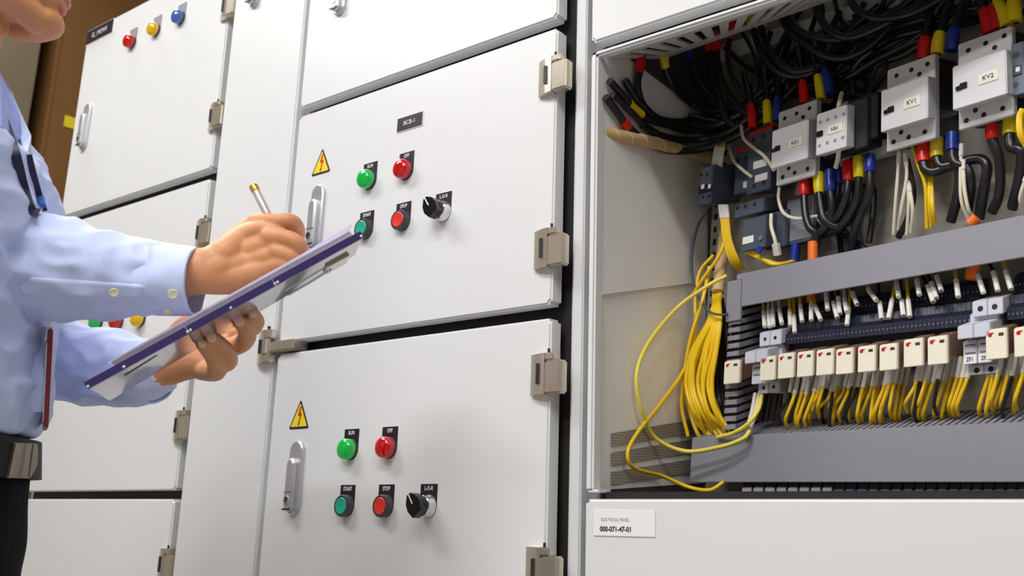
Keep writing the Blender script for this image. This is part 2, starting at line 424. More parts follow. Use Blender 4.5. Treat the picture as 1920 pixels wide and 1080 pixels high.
def nameplate(x0, x1, z0, z1, y, s, h, label, sx=1.0):
    t = Thing('nameplate', label, 'nameplate', ((x0 + x1) / 2, y, (z0 + z1) / 2))
    b = BM(); box(b, (x0 - .0015, y - .0012, z0 - .0015), (x1 + .0015, y, z1 + .0015)); t.part('border', b, 'white', False)
    b = BM(); box(b, (x0, y - .0020, z0), (x1, y - .0010, z1)); p = t.part('plate', b, 'plate_black', False)
    t.sub(p, 'lettering', text_bm(s, h, ((x0 + x1) / 2, y - .0021, (z0 + z1) / 2), (1, 0, 0), (0, 0, 1), (0, -1, 0), .0003, sx), 'white', False)

def build_cabinets():
    # ---- column 1, at the far left, set back a little
    Y1 = .03
    t = Thing('control_cabinet', 'far left white control cabinet column with three stacked doors', 'control cabinet', (-1.99, .3, 0))
    b = BM(); box(b, (-2.315, Y1 + .03, 0), (-1.627, .6, 2.205), .004); t.part('body', b, 'dark')
    b = BM(); box(b, (-2.318, Y1 + .028, 0), (-2.309, .6, 2.207)); box(b, (-2.318, Y1 + .028, 2.2), (-1.627, .6, 2.208)); t.part('side_panel', b, 'frame')
    for (z0, z1, hz) in ((1.708, 2.197, (FP(403, 215, .02).z, FP(427, 8, .02).z)), (1.066, 1.686, (FP(377, 435, .02).z, FP(337, 797, .02).z)), (.42, 1.050, (FP(307, 1058, .02).z, .55))):
        b = BM(); door_slab(b, -2.312, -1.697, z0, z1, Y1); d = t.part('door', b, 'paint')
        for q in hz: hinge(t, d, -1.689, q, Y1)
        if z0 > 1.6: handle(t, d, -2.245, 1.925, Y1)
        elif z0 > 1: handle(t, d, -2.245, 1.36, Y1)
        else: handle(t, d, -2.245, .72, Y1)
    for (px, py, m, c) in ((235, 76, 'lamp_red', 'red'), (280, 53, 'lamp_yellow', 'yellow'), (326, 30, 'lamp_blue', 'blue')):
        p = FP(px, py, Y1 - .015); q = lamp(p.x + .004, p.z, Y1, M[m], f'glowing {c} indicator lamp at the top of the far left cabinet door')
        b = BM(); box(b, (p.x - .012, Y1 - .0012, p.z + .004), (p.x + .020, Y1, p.z + .036)); q.part('legend_plate', b, 'duct', False)
    for (px, py, m, c) in ((171, 603, 'lamp_green', 'green'), (209, 602, 'lamp_red', 'red'), (250, 597, 'lamp_yellow', 'yellow')):
        p = FP(px, py, Y1 - .015); lamp(p.x + .004, p.z, Y1, M[m], f'{c} indicator lamp on the second left door, seen just under the raised sleeve')
    nameplate(-2.308, -2.186, 2.158, 2.194, Y1, 'EL_/MOWI', .013, 'blurred black nameplate in the top corner of the far left cabinet door', .85)
    # ---- narrow full-height column
    t = Thing('cable_cabinet', 'tall narrow blank white cabinet column between the far left and middle doors', 'cabinet', (-1.5, .3, 0))
    b = BM(); box(b, (-1.62, .025, 0), (-1.385, .6, 2.3), .002); t.part('body', b, 'frame')
    b = BM(); door_slab(b, -1.626, -1.392, .05, 2.28, 0, .024); d = t.part('door', b, 'paint')
    p = FP(481, -18); handle(t, d, p.x, p.z + .02, 0)
    # ---- middle column
    t = Thing('control_cabinet', 'middle white control cabinet column with red and green buttons on its doors', 'control cabinet', (-1.08, .3, 0))
    b = BM(); box(b, (-1.384, .034, 0), (-.767, .6, 2.3)); t.part('body', b, 'gap')
    b = BM(); box(b, (-.752, .012, 0), (-.7335, .6, 2.3), .002); box(b, (-.766, .030, 0), (-.752, .6, 2.3)); t.part('frame_post', b, 'frame')
    b = BM(); box(b, (-.7345, .034, 0), (-.7175, .055, 2.3), .001); t.part('cover_strip', b, 'duct', label='darker grey strip between two columns')
    for i, (z0, z1) in enumerate(((1.7505, 2.25), (1.3130, 1.7335), (.90 - .03, 1.2935), (.42, .855))):
        b = BM(); door_slab(b, -1.380, -.779, z0, z1, 0); d = t.part('door', b, 'paint')
        if i == 0:
            p = FP(630, 12, -.01); handle(t, d, p.x, p.z + .045, 0); hinge(t, d, -.779, 2.1, 0); hinge(t, d, -.779, 1.86, 0)
        if i == 1:
            p = FP(592, 407, -.005); handle(t, d, p.x, p.z, 0)
            hinge(t, d, -.779, FP(1030, 147).z, 0); hinge(t, d, -.779, FP(1022, 469).z, 0)
        if i == 2:
            p = FP(552, 895, -.005); handle(t, d, p.x, p.z, 0)
            hinge(t, d, -.779, FP(1018, 703).z, 0); hinge(t, d, -.779, FP(1008, 1067).z, 0)
    # left-hand hinge that carries the narrow column's door
    b = BM(); z = FP(500, 652).z
    t2 = Thing('cabinet_hinge', 'nickel hinge on the narrow column, its arm reaching into the gap between the middle doors', 'hinge', (-1.40, 0, z))
    hinge(t2, None, -1.402, z, -.001) if False else None
    s = 1; h = .029; x = -1.402; y = -.002
    for k in range(5):
        a0, a1 = k / 5, (k + 1) / 5
        ya, yb = y - .002 - .010 * math.sin(a0 * 1.5), y - .002 - .010 * math.sin(a1 * 1.5)
        xa, xb = x - .030 * (1 - a0), x - .030 * (1 - a1)
        prism(b, [(xa, y + .001, z - h), (xa, ya, z - h), (xb, yb, z - h), (xb, y + .001, z - h)], (0, 0, 2 * h))
    box(b, (x, y - .012, z + h * .45), (x + .018, y + .002, z + h), .002); box(b, (x, y - .012, z - h), (x + .018, y + .002, z - h * .45), .002)
    t2.part('leaf', b, 'hinge')
    b = BM(); lathe(b, (x + .004, y - .007, z - h * .44), (0, 0, 1), [(0, .006), (h * .88, .006)], 16); box(b, (x + .004, y - .008, z - h * .40), (x + .075, y + .024, z + h * .25), .003); t2.part('hinge_arm', b, 'hinge')
    b = BM(); box(b, (x - .0125, y - .0135, z - h * .42), (x - .008, y - .0105, z + h * .42)); cyl(b, (x + .004, y - .007, z + h), (0, 0, 1), .002, .003, .006, 10); t2.part('hinge_pin', b, 'handle_dark')
    # pilot devices of the two middle doors
    XA, XB, XC = -1.179, -1.092, -1.005
    for (ztop, zbot, where) in ((1.570, 1.484, 'upper middle'), (1.126, 1.040, 'lower middle')):
        lamp(XA + .006, ztop, 0, M['lamp_green'], f'green RUN lamp on the {where} door', plate='RUN')
        lamp(XB + .006, ztop, 0, M['lamp_red'], f'red OFF lamp on the {where} door', plate='OFF')
        push_button(XA + .006, zbot, 0, 'btn_green', 'START', f'green START push button on the {where} door')
        push_button(XB + .006, zbot, 0, 'btn_red', 'STOP', f'red STOP push button on the {where} door')
        selector(XC + .008, zbot, 0, 'L-O-R', f'black L-O-R selector switch on the {where} door')
    p = FP(603, 308); sign(p.x, p.z, 0, 'yellow electric shock warning triangle on the upper middle door')
    p = FP(562, 783); sign(p.x, p.z, 0, 'yellow electric shock warning triangle on the lower middle door')
    a, c = FP(746, 243), FP(794, 206)
    nameplate(a.x, c.x, (FP(746, 231).z + FP(746, 244).z) / 2 - .0105, (FP(746, 231).z + FP(746, 244).z) / 2 + .0125, 0, 'BCB-1', .0078, 'black BCB-1 nameplate near the top of the upper middle door')
    # ---- right column: closed door above, open compartment, closed door below
    t = Thing('control_cabinet', 'right cabinet column with its wired middle compartment standing open', 'control cabinet', (0, .4, 0))
    X0, X1 = -.717, .25
    b = BM()
    box(b, (X0, .6, 0), (X1, .62, 2.3)); box(b, (X1 - .01, .03, 0), (X1, .6, 2.3)); box(b, (X0 + .001, .05, 0), (X0 + .012, .6, 1.04)); box(b, (X0 + .001, .05, 1.70), (X0 + .012, .6, 2.3))
    t.part('body', b, 'dark')
    b = BM(); door_slab(b, X0, X1, 1.6895, 2.25, 0); d = t.part('door', b, 'paint'); handle(t, d, X0 + .06, 2.0, 0)
    b = BM(); door_slab(b, X0, X1, .42, 1.0500, 0); d = t.part('door', b, 'paint'); handle(t, d, X0 + .06, .72, 0)
    # compartment mouth: rounded lip
    b = BM()
    box(b, (X0, .0, 1.060), (X0 + .0115, .020, 1.6745), .003); box(b, (X0, 0, 1.6665), (X1, .016, 1.6745), .003); box(b, (X0 + .003, .002, 1.0578), (X0 + .02, .03, 1.0625), .001)
    t.part('compartment_lip', b, 'paint')
    b = BM(); box(b, (X0 + .012, .02, 1.0505), (X1, .40, 1.0588)); t.part('gasket', b, 'gap')
    CABR[0] = t
    a = FP(1114, 981); c = FP(1229, 981)
    t = Thing('asset_sticker', 'white printed asset sticker on the bottom right door', 'sticker', (a.x, 0, a.z))
    z1, z0 = FP(1170, 956).z, FP(1170, 1006).z
    b = BM(); box(b, (a.x, -.0012, z0), (c.x, 0, z1), .0004); s = t.part('sticker_sheet', b, 'white')
    w = c.x - a.x
    t.sub(s, 'lettering', text_bm('ELECTRICAL PANEL', .0042, (a.x + w * .36, -.0013, z0 + (z1 - z0) * .62), (1, 0, 0), (0, 0, 1), (0, -1, 0), .0002, .85), 'duct', False)
    t.sub(s, 'lettering', text_bm('000-071-47-01', .0062, (a.x + w * .37, -.0013, z0 + (z1 - z0) * .26), (1, 0, 0), (0, 0, 1), (0, -1, 0), .0002, .95, bold=.0003), 'ink', False)
CABR = [None]
# ------------------------------------------------------------------ inside the open compartment
def vpd(x, y): return Vector(((x - PPX), (y - PPY), FPX)).normalized()
def _w(d): return Vector((d.dot(_x), d.dot(_y), d.dot(_z)))
HI = _w(-vpd(-500, 905)); VI = _w(vpd(1720, -6900)); DI = _w(vpd(2600, 300))   # along the rails, up, into the panel
RW = .108                                              # relay faces stand this far off the mounting plate
ORG = P(1450, 700, 1.25) + DI * RW                     # a point of the plate
UVW = Matrix(((HI.x, VI.x, -DI.x), (HI.y, VI.y, -DI.y), (HI.z, VI.z, -DI.z)))
UINV = UVW.inverted()
NRM = HI.cross(VI)                                     # plane normal

def W(p): return ORG + UVW @ Vector(p)                 # (along, up, off the plate) -> world
def Wxf(p): return W(p)
def I(px, py, w):                                      # point on the layer w off the plate
    o = ORG - DI * w; r = ray(px, py)
    return CAM + r * ((o - CAM).dot(NRM) / r.dot(NRM))
def UV(px, py, w):
    q = UINV @ (I(px, py, w) - ORG); return q.x, q.y
def rect(x0, y0, x1, y1, w):
    """pixel box, taken at its middle height / middle width -> u0,u1,v0,v1"""
    cx, cy = (x0 + x1) / 2, (y0 + y1) / 2
    return UV(x0, cy, w)[0], UV(x1, cy, w)[0], UV(cx, y1, w)[1], UV(cx, y0, w)[1]
def quadr(tl, tr, br, bl, w):
    q = [UV(*p, w) for p in (tl, tr, br, bl)]
    return (q[0][0] + q[3][0]) / 2, (q[1][0] + q[2][0]) / 2, (q[2][1] + q[3][1]) / 2, (q[0][1] + q[1][1]) / 2
def ibox(b, u0, u1, v0, v1, w0, w1, bev=.001, mi=0): box(b, (u0, v0, w0), (u1, v1, w1), bev, 2, Wxf, mi)
def itext(s, h, u, v, w, sx=1.0, bold=0): return text_bm(s, h, W((u, v, w)), HI, VI, -DI, .0003, sx, bold=bold)
def icyl(b, u, v, w0, w1, r, seg=16, mi=0): cyl(b, (u, v, w0), (0, 0, 1), r, r, w1 - w0, seg, Wxf, mi)

def build_panel():
    # ---- shell of the compartment
    t = CABR[0]
    pl = [(1326, 60), (1990, -260), (1990, 960), (1326, 925)]
    u0 = UV(1327, 500, 0)[0] + .003; u1 = UV(1990, 500, 0)[0]; v0 = UV(1600, 925, 0)[1]; v1 = UV(1600, -160, 0)[1]
    th = Thing('mounting_plate', 'grey galvanised mounting plate at the back of the open compartment', 'mounting plate', W((u0, v0, 0)))
    b = BM(); ibox(b, u0, u1, v0, v1, -.004, 0, 0); th.part('plate', b, 'plate')
    b = BM()
    for k in range(26):
        v = v0 + .05 + k * .022; ibox(b, u0 + .006, u0 + .0125, v, v + .010, 0, .0006, 0)
        ibox(b, u0 + .020, u0 + .0265, v, v + .010, 0, .0006, 0)
    th.part('perforation', b, 'hole', label='column of dark square slots')
    # left inner wall of the compartment: front edge at the mouth, back edge on the plate; a lap joint and a perforated vent
    X = -.7060
    f = lambda z: Vector((X, .006, z)); bk = lambda py: I(1327, py, 0)
    A = [f(1.668), bk(-60)]; Bm = [f(FP(1108, 553).z), bk(527)]; Cc = [f(1.0605), bk(905)]
    WALLPL.append((f(1.3), (bk(500) - f(1.3)).cross(f(1.5) - f(1.3)).normalized()))
    b = BM()
    def slab(q, d=.004):
        n = (q[1] - q[0]).cross(q[3] - q[0]).normalized(); n = n if n.x < 0 else -n
        prism(b, q, n * d)
    slab([A[0], A[1], Bm[1], Bm[0]])
    off = Vector((-.006, 0, 0))
    slab([Bm[0] + off, Bm[1] + off * .6, Cc[1] + off * .6, Cc[0] + off])
    t.part('inner_side_wall', b, 'inner')
    b = BM()
    g = lambda a, c: (Cc[0] + off + Vector((.0012, 0, 0))).lerp(Cc[1] + off * .6 + Vector((.0012, 0, 0)), a) + ((Bm[0] - Cc[0]).lerp(Bm[1] - Cc[1], a)) * c
    for (c0, c1) in ((.02, .085), (.115, .18), (.21, .275)):
        # three slanting bands of fine perforation
        prism(b, [g(.14, c0), g(.96, c0 + .035), g(.96, c1 + .035), g(.14, c1)], (.0004, -.0004, 0))
    t.part('vent', b, 'vent', False, label='perforated vent bands low on the inner wall')
    # roof of the compartment: front lip, slotted tray rising to the back, rear rail
    R0, R1 = Vector((-.70, .012, 1.667)), Vector((.22, .012, 1.667))
    wo, wn = WALLPL[0]; rr = ray(1240, 112); K0, K1 = CAM + rr * ((wo - CAM).dot(wn) / rr.dot(wn)), I(1900, -120, .02)
    K0, K1 = K0, I(1900, -120, .02)
    rp = lambda a, c: R0.lerp(R1, a).lerp(K0.lerp(K1, a), c)
    b = BM(); up = Vector((0, 0, .003))
    prism(b, [rp(0, 0), rp(1, 0), rp(1, .16), rp(0, .16)], up); prism(b, [rp(0, .80), rp(1, .80), rp(1, 1), rp(0, 1)], up)
    n = 30
    for k in range(n + 1):
        a = k / n; prism(b, [rp(a, .15), rp(min(1, a + .018), .15), rp(min(1, a + .018), .81), rp(a, .81)], up)
    t.part('slotted_tray', b, 'frame')
    b = BM(); prism(b, [rp(0, 0) + Vector((0, 0, .03)), rp(1, 0) + Vector((0, 0, .03)), rp(1, 1) + Vector((0, 0, .05)), rp(0, 1) + Vector((0, 0, .05))], up); t.part('tray_shade_sheet', b, 'dark')  # dark sheet standing in for the unlit space above the tray slots
    b = BM(); q = [I(1338, 89, .02), I(1700, -22, .02), I(1700, 4, .02), I(1338, 120, .02)]; prism(b, q, DI * .012); t.part('cross_rail', b, 'frame')

    # ---- plastic wiring ducts
    def duct(name, label, fl, fr, h0, h1, w=.095, step=.0095, side=None):
        """front cover + slotted upper and lower fingers; fl,fr = pixel left/right top, h0,h1 bottom"""
        u0, v1 = UV(*fl, w); u1, v1b = UV(*fr, w); _, v0 = UV(*h0, w); _, v0b = UV(*h1, w)
        v1 = (v1 + v1b) / 2; v0 = (v0 + v0b) / 2
        t = Thing(name, label, 'cable duct', W((u0, v0, 0)))
        b = BM(); ibox(b, u0, u1, v0, v1, w - .004, w, .0012); t.part('cover', b, 'duct')
        b = BM(); ibox(b, u0, u1, v0 + .002, v1 - .002, 0, .002, 0); k = u0
        while k < u1 - .004:
            ibox(b, k, k + step * .62, v1 - .0035, v1 - .0015, .002, w - .004, 0); ibox(b, k, k + step * .62, v0 + .0015, v0 + .0035, .002, w - .004, 0); k += step
        ibox(b, u0, u1, v1 - .0035, v1 - .0015, w - .012, w - .004, 0); ibox(b, u0, u1, v0 + .0015, v0 + .0035, w - .012, w - .004, 0)
        t.part('slotted_fingers', b, 'duct', False)
        b = BM(); ibox(b, u0 + .001, u1, v0 + .006, v1 - .008, .003, w - .006, 0); t.part('packed_wiring', b, 'cable', label='dark mass of wiring inside the duct')
        return u0, u1, v0, v1
    duct('wiring_duct', 'upper horizontal grey wiring duct below the contactors', (1381, 520), (1960, 388), (1381, 577), (1960, 476), .092)
    duct('wiring_duct', 'wide lower grey wiring duct along the bottom of the panel', (1297, 823), (1960, 787), (1297, 905), (1960, 905), .10)
    # vertical duct at the left end
    w = .092; u0, u1, v0, v1 = rect(1360, 540, 1384, 822, w)
    t2 = Thing('wiring_duct', 'vertical slotted grey wiring duct at the left end of the relay row', 'cable duct', W((u0, v0, 0)))
    vt = UV(1370, 527, w)[1]; vm = UV(1370, 603, w)[1]
    b = BM(); ibox(b, u0 - .003, u1 + .001, vm, vt, w - .004, w + .001, .001); t2.part('cover', b, 'duct')
    b = BM(); v = v0
    while v < vt - .004:
        ibox(b, u1 - .003, u1 - .001, v, v + .0072, .002, w - .003, 0); ibox(b, u0, u0 + .002, v, v + .0072, .002, w - .003, 0)
        if v < vm: ibox(b, u0, u1 - .001, v, v + .0072, w - .006, w - .003, .0006)
        v += .0118
    t2.part('slotted_fingers', b, 'duct', False)
    b = BM(); ibox(b, u0 + .003, u1 - .004, v0, vt - .004, .002, w - .008, 0); t2.part('packed_wiring', b, 'cable')

    # ---- DIN rails
    def rail(px0, px1, yl, yr, label, w=.008, h=.0175):
        ua, va = UV(px0, yl, w); ub, vb = UV(px1, yr, w); v = (va + vb) / 2
        b = BM(); ibox(b, ua, ub, v - h, v - h + .006, .0006, w, 0); ibox(b, ua, ub, v + h - .006, v + h, .0006, w, 0); ibox(b, ua, ub, v - h + .005, v + h - .005, .0006, .002, 0)
        L = W((ua, v, 0)); o = emit('din_rail', b, 'screw', L); tag(o, label, 'mounting rail')
    rail(1395, 1980, 320, 130, 'steel mounting rail behind the contactors')
    rail(1400, 1980, 640, 590, 'steel mounting rail behind the relay row')

    # ---- contactors with a stepped grey front
    def holes(b, pts, w, r=.0033):
        for (x, y) in pts:
            u, v = UV(x, y, w); icyl(b, u, v, w - .0002, w + .0004, r, 14)
    def contactor(label, sh, blk, hu, hl, lab, labc, lev, txt, wS=.088, wB=.112, bk=True):
        u0, u1, v0, v1 = quadr(*sh, wS); a0, a1, c0, c1 = quadr(*blk, wB)
        t = Thing('contactor', label, 'contactor', W((u0, v0, .002)))
        b = BM(); ibox(b, u0, u1, v0, v1, wS - .016, wS, .0012); ibox(b, a0, a1, c0, c1, wS - .01, wB, .0014)
        fr = t.part('front_housing', b, 'contactor')
        b = BM(); ibox(b, u0 + .0015, u1 - .0005, v0 + .004, v1 - .004, .009, wS - .016, .001)
        ibox(b, u0 + .003, u1 - .003, v0 + .012, v1 - .012, .002, .012, 0); t.part('base_housing', b, 'contactor_black')
        for q in hu + hl: b = BM(); holes(b, [q], wS); t.part('screw_well', b, 'hole')
        b = BM(); u, v = UV(*lev, wB); ibox(b, u - .0035, u + .006, v - .0040, v + .0040, wB, wB + .0022, .0006); ibox(b, u - .0085, u - .001, v - .0040, v + .0012, wB, wB + .0030, .0006); t.part('slider', b, 'knob')
        u, v = UV(*lab, wB); lw, lh = labc
        b = BM(); ibox(b, u - lw, u + lw, v - lh, v + lh, wB, wB + .0010, .0003); p = t.part('label_plate', b, 'cream_label')
        b = BM(); ibox(b, u - lw * .82, u + lw * .82, v - lh * .66, v + lh * .66, wB + .0010, wB + .0013, 0); t.sub(p, 'label_paper', b, 'white', False)
        t.sub(p, 'lettering', itext(txt, lh * .85, u, v, wB + .0014, 1.0, .0001), 'ink', False)
        return t
    contactor('grey contactor labelled KD1, leftmost of the grey ones', ((1459, 213), (1532, 184), (1527, 328), (1455.7, 350)), ((1447.5, 248), (1516, 221), (1514, 297), (1445, 318.5)),
              [(1471.5, 222), (1493.7, 212.8), (1505.7, 219.6), (1517.8, 203)], [(1467.8, 331.9), (1478.9, 315.6), (1490, 323.9), (1514, 316.5)], (1491.9, 267), (.0125, .0062), (1457, 278.5), 'KD1')
    contactor('large grey contactor labelled KV1', ((1665.6, 132), (1756.7, 97.8), (1749.6, 259), (1660, 287)), ((1653, 172), (1741, 140), (1738, 222), (1650, 250)),
              [(1681, 142), (1709, 131), (1724, 139), (1739, 120)], [(1675.5, 266), (1689.5, 248), (1703.7, 257), (1734, 247)], (1710, 191), (.0120, .0072), (1669, 205.5), 'KV1')
    contactor('large grey contactor labelled KV2, at the upper right', ((1799, 84.5), (1901, 44), (1896, 215), (1794.7, 247.4)), ((1786.7, 126.7), (1889, 89), (1885.6, 175.6), (1785, 210)),
              [(1815.6, 94.4), (1848, 81), (1865, 89), (1883, 67)], [(1812, 226), (1829, 206.7), (1844.4, 215), (1880, 203)], (1853, 144), (.0125, .0072), (1805, 161), 'KV2')
    # KB1: small auxiliary block clipped on a deep black contactor
    wB, wM = .125, .100
    a0, a1, c0, c1 = quadr((1531.7, 214.6), (1588.7, 195.2), (1585.4, 275.7), (1528.5, 294.3), wB)
    t = Thing('contactor', 'small contactor labelled KB1 with eight round terminals and a deep black body', 'contactor', W((a0, c0, .002)))
    b = BM(); ibox(b, a0, a1, c0, c1, wM, wB, .0014); t.part('front_housing', b, 'contactor')
    b = BM(); ibox(b, a0 - .001, a1 + .020, c0 - .004, c1 + .006, .052, wM, .0014); ibox(b, a0 + .030, a1 + .030, c0 + .006, c1 + .012, .03, .09, .002); t.part('base_housing', b, 'contactor_black')
    b = BM(); ibox(b, a0, a1 + .026, c0 - .016, c1 + .020, .008, .052, .0014); t.part('rear_housing', b, 'contactor')
    for (x, y) in ((1538.1, 229.4), (1552, 224.3), (1567, 219.3), (1581.7, 213.7), (1536.7, 273.3), (1551.1, 267.4), (1565.5, 263.3), (1580.2, 257.8)):
        u, v = UV(x, y, wB); b = BM(); icyl(b, u, v, wB - .0002, wB + .0004, .0026, 14); t.part('screw_well', b, 'duct')
    for k in range(4): b = BM(); icyl(b, a0 + .018 + k * .009, c0 - .009, .052, .0524, .003, 12); t.part('lower_screw_well', b, 'hole')
    u, v = UV(1566, 241, wB); b = BM(); ibox(b, u - .0115, u + .0115, v - .0062, v + .0062, wB, wB + .001, .0003); p = t.part('label_plate', b, 'cream_label')
    b = BM(); ibox(b, u - .0092, u + .0092, v - .0042, v + .0042, wB + .001, wB + .0013, 0); t.sub(p, 'label_paper', b, 'white', False)
    t.sub(p, 'lettering', itext('KB1', .0052, u, v, wB + .0014, 1, .0001), 'ink', False)
    u, v = UV(1540, 250, wB); b = BM(); ibox(b, u - .007, u + .003, v - .004, v + .004, wB, wB + .0024, .0006); t.part('slider', b, 'knob')
    # slim grey auxiliary block beside KV2
    w = .088; t = Thing('auxiliary_contact', 'blue grey auxiliary contact block clipped to the right side of KV2', 'auxiliary contact', I(1897, 182, w))
    u0, u1, v0, v1 = quadr((1896, 84), (1922, 76), (1920, 174), (1894.5, 183), w)
    b = BM(); ibox(b, u0, u1, v0, v1, .01, w, .001); ibox(b, u1 + .001, u1 * 2 - u0, v0, v1, .01, w, .001); t.part('housing', b, 'dgrey2')
    for q in ((1905.5, 102.7), (1904, 159)): b = BM(); holes(b, [q], w, .0042); t.part('screw_well', b, 'dgrey')
    b = BM(); u, v = UV(1907, 131, w); ibox(b, u - .008, u + .006, v - .007, v + .006, w, w + .002, .0005); p = t.part('window', b, 'dgrey')
    b = BM(); ibox(b, u - .001, u + .004, v - .003, v + .003, w + .002, w + .0026, 0); t.sub(p, 'status_flag', b, 'white')

    # ---- dark blue-grey devices at the left
    def dark(label, q, w, wb, hs, red=False, lab=None, name='contactor', cat='contactor', m='dgrey', hr=.0032):
        u0, u1, v0, v1 = quadr(*q, w)
        t = Thing(name, label, cat, W((u0, v0, 0)))
        b = BM(); ibox(b, u0, u1, v0, v1, wb, w, .0016); t.part('housing', b, m)
        for q in hs: b = BM(); holes(b, [q], w, hr); t.part('screw_well', b, 'hole')
        if red: b = BM(); ibox(b, u0, u1, v1 - .001, v1 + .0035, wb + .01, w - .001, .0005); t.part('red_top_strip', b, 'boot_red')
        for (x0, y0, x1, y1) in lab or ():
            a0, a1, c0, c1 = rect(x0, y0, x1, y1, w); b = BM(); ibox(b, a0, a1, c0, c1, w, w + .0008, 0); t.part('paper_label', b, 'white')
        return t
    dark('dark blue grey contactor with a red strip on top, left of KD1', ((1402, 254), (1446, 238), (1446, 352), (1400, 368)), .078, .004, [(1413, 262), (1431, 255), (1414, 349), (1432, 343)], True, [(1413, 300, 1438, 314), (1416, 326, 1439, 339)])
    dark('lower dark blue grey contactor with a red strip, behind the first one', ((1377, 286), (1406, 276), (1404, 358), (1377, 368)), .055, .004, [(1385, 300), (1398, 296)], True, [(1394, 340, 1401, 352)])
    dark('dark grey terminal block above the overload relay', ((1377, 383), (1432, 371), (1432, 398), (1377, 410)), .085, .03, [(1383, 390), (1398, 387), (1415, 383)], False, None, 'overload_relay', 'overload relay')
    t = dark('mid grey overload relay with a white label and a blue dial', ((1391, 412), (1436, 405), (1436, 463), (1391, 474)), .092, .01, [], False, [(1393, 443, 1413, 456)], 'overload_relay', 'overload relay')
    b = BM(); u, v = UV(1424, 468, .092); icyl(b, u, v, .092, .096, .0055, 20); t.part('dial', b, 'boot_blue')
    b = BM(); u, v = UV(1427, 446, .092); icyl(b, u, v, .092, .0945, .0035, 16); t.part('reset_button', b, 'dgrey2')
    t = dark('large dark grey contactor with a printed data plate on its side', ((1436, 402), (1474, 392), (1474, 462), (1436, 470)), .062, .004, [(1444, 414)], False, None)
    u0, u1, v0, v1 = quadr((1474, 380), (1530, 362), (1530, 440), (1474, 455), .050)
    b = BM(); ibox(b, u0, u1, v0 - .006, v1 + .006, .004, .050, .001); h2 = t.part('side_housing', b, 'dgrey')
    b = BM(); ibox(b, u0 + .002, u1 - .004, v0, v1, .050, .0508, 0); t.sub(h2, 'data_plate', b, 'duct', label='grey printed data plate')
    b = BM()
    for k in range(9): ibox(b, u0 + .005, u1 - .008 - .006 * (k % 3), v1 - .006 - k * .0048, v1 - .0045 - k * .0048, .0508, .0510, 0)
    t.sub(h2, 'printing', b, 'dgrey2', False)
    # isolated timer relay on the left
    w = .105
    t = dark('dark grey relay block hanging left of the contactors with yellow wires above and below', ((1310, 314), (1334, 312), (1335, 384), (1311, 385)), w, .020,
             [(1315, 328), (1326, 327), (1318, 369), (1329, 368)], False, [(1315, 346, 1321, 354), (1328, 345, 1333, 353)], 'timer_relay', 'relay', 'dgrey', .0030)
    b = BM(); u0, u1, v0, v1 = quadr((1310, 314), (1334, 312), (1335, 384), (1311, 385), w)
    ibox(b, u0, u1, v0 + .020, v0 + .034, w, w + .0004, 0); t.part('groove', b, 'hole')

    # ---- plug-in relays
    R = [(1357, 677, 1386, 720), (1424.6, 669, 1453, 714), (1458, 663, 1488, 710), (1494, 659.5, 1524, 707), (1530, 655.5, 1562, 704), (1567, 654, 1599, 702), (1608, 649, 1641, 698),
         (1648.5, 645.5, 1682, 695), (1694, 636, 1730, 688), (1739, 631, 1776, 684), (1848, 617, 1888, 674), (1901, 613, 1943, 669)]
    protoL = None
    for i, (x0, y0, x1, y1) in enumerate(R):
        wf = RW if i else RW - .004
        u0, u1, v0, v1 = rect(x0, y0, x1, y1, wf)
        if i == 0: lab = 'lone cream relay at the far left, left of the first fuse holder'
        elif i == 11: lab = 'last cream plug-in relay, cut by the right border of the photo'
        elif i == 10: lab = 'cream plug-in relay partly covering the ZF2 fuse carrier'
        else: lab = f'{ORD[i - 1]} cream plug-in relay from the left between the two fuse holders'
        t = Thing('plug_in_relay', lab, 'relay', W((u0, v0, .01)), 'cream plug-in relays along the middle rail')
        b = BM(); ibox(b, u0, u1, v0, v1, wf - .008, wf, .0012); f = t.part('front_cap', b, 'relay_face')
        b = BM(); ibox(b, u0 + .001, u1 - .0015, v0 + .002, v1 - .001, .040, wf - .008, .001); t.part('clear_cover', b, 'relay_body')
        b = BM(); ibox(b, u0 + .005, u1 - .005, v0 + .010, v1 - .004, .050, wf - .016, .001); t.part('coil', b, 'coil')
        b = BM(); ibox(b, u0 + .002, u1 - .002, v0 + .014, v0 + .018, .055, wf - .012, .0005); t.part('contact_frame', b, 'wire_w')
        b = BM(); ibox(b, u0 + .0005, u1 - .0005, v0 - .010, v1 + .006, .008, .040, .001); t.part('socket', b, 'terminal')
        hw = u1 - u0; hh = v1 - v0
        b = BM()
        uu, vv = u0 + hw * .22, v1 - hh * .17; icyl(b, uu, vv, wf, wf + .0006, .0024, 14); ibox(b, uu - .0002, uu + .0045, vv + .0012, vv + .0024, wf, wf + .0006, 0); t.sub(f, 'red_flag', b, 'boot_red', label='small red flag')
        b = BM(); ibox(b, u1 - hw * .38, u1 - hw * .14, v1 - hh * .235, v1 - hh * .13, wf, wf + .0003, 0); t.sub(f, 'window', b, 'dark')

    # ---- fuse holders, two poles each
    def fuse(label, tl, mid, low, bot, txt, hr=.0034):
        t = None
        wt = .082
        u0, u1, v0, v1 = quadr(*tl, wt)
        t = Thing('fuse_holder', label, 'fuse holder', W((u0, v0 - .05, .01)))
        wm = .108; a0, a1, c0, c1 = quadr(*mid, wm); wl = .092; d0, d1, e0, e1 = quadr(*low, wl); wb = .078; g0, g1, h0, h1 = quadr(*bot, wb)
        hu = (u0 + u1) / 2
        b = BM()
        for s in (0, 1):
            A = u0 + s * (hu - u0) + .0003; B = A + (hu - u0) - .0006
            ibox(b, A, B, v0, v1, .012, wt, .001)
        t.part('top_terminal_block', b, 'fuse')
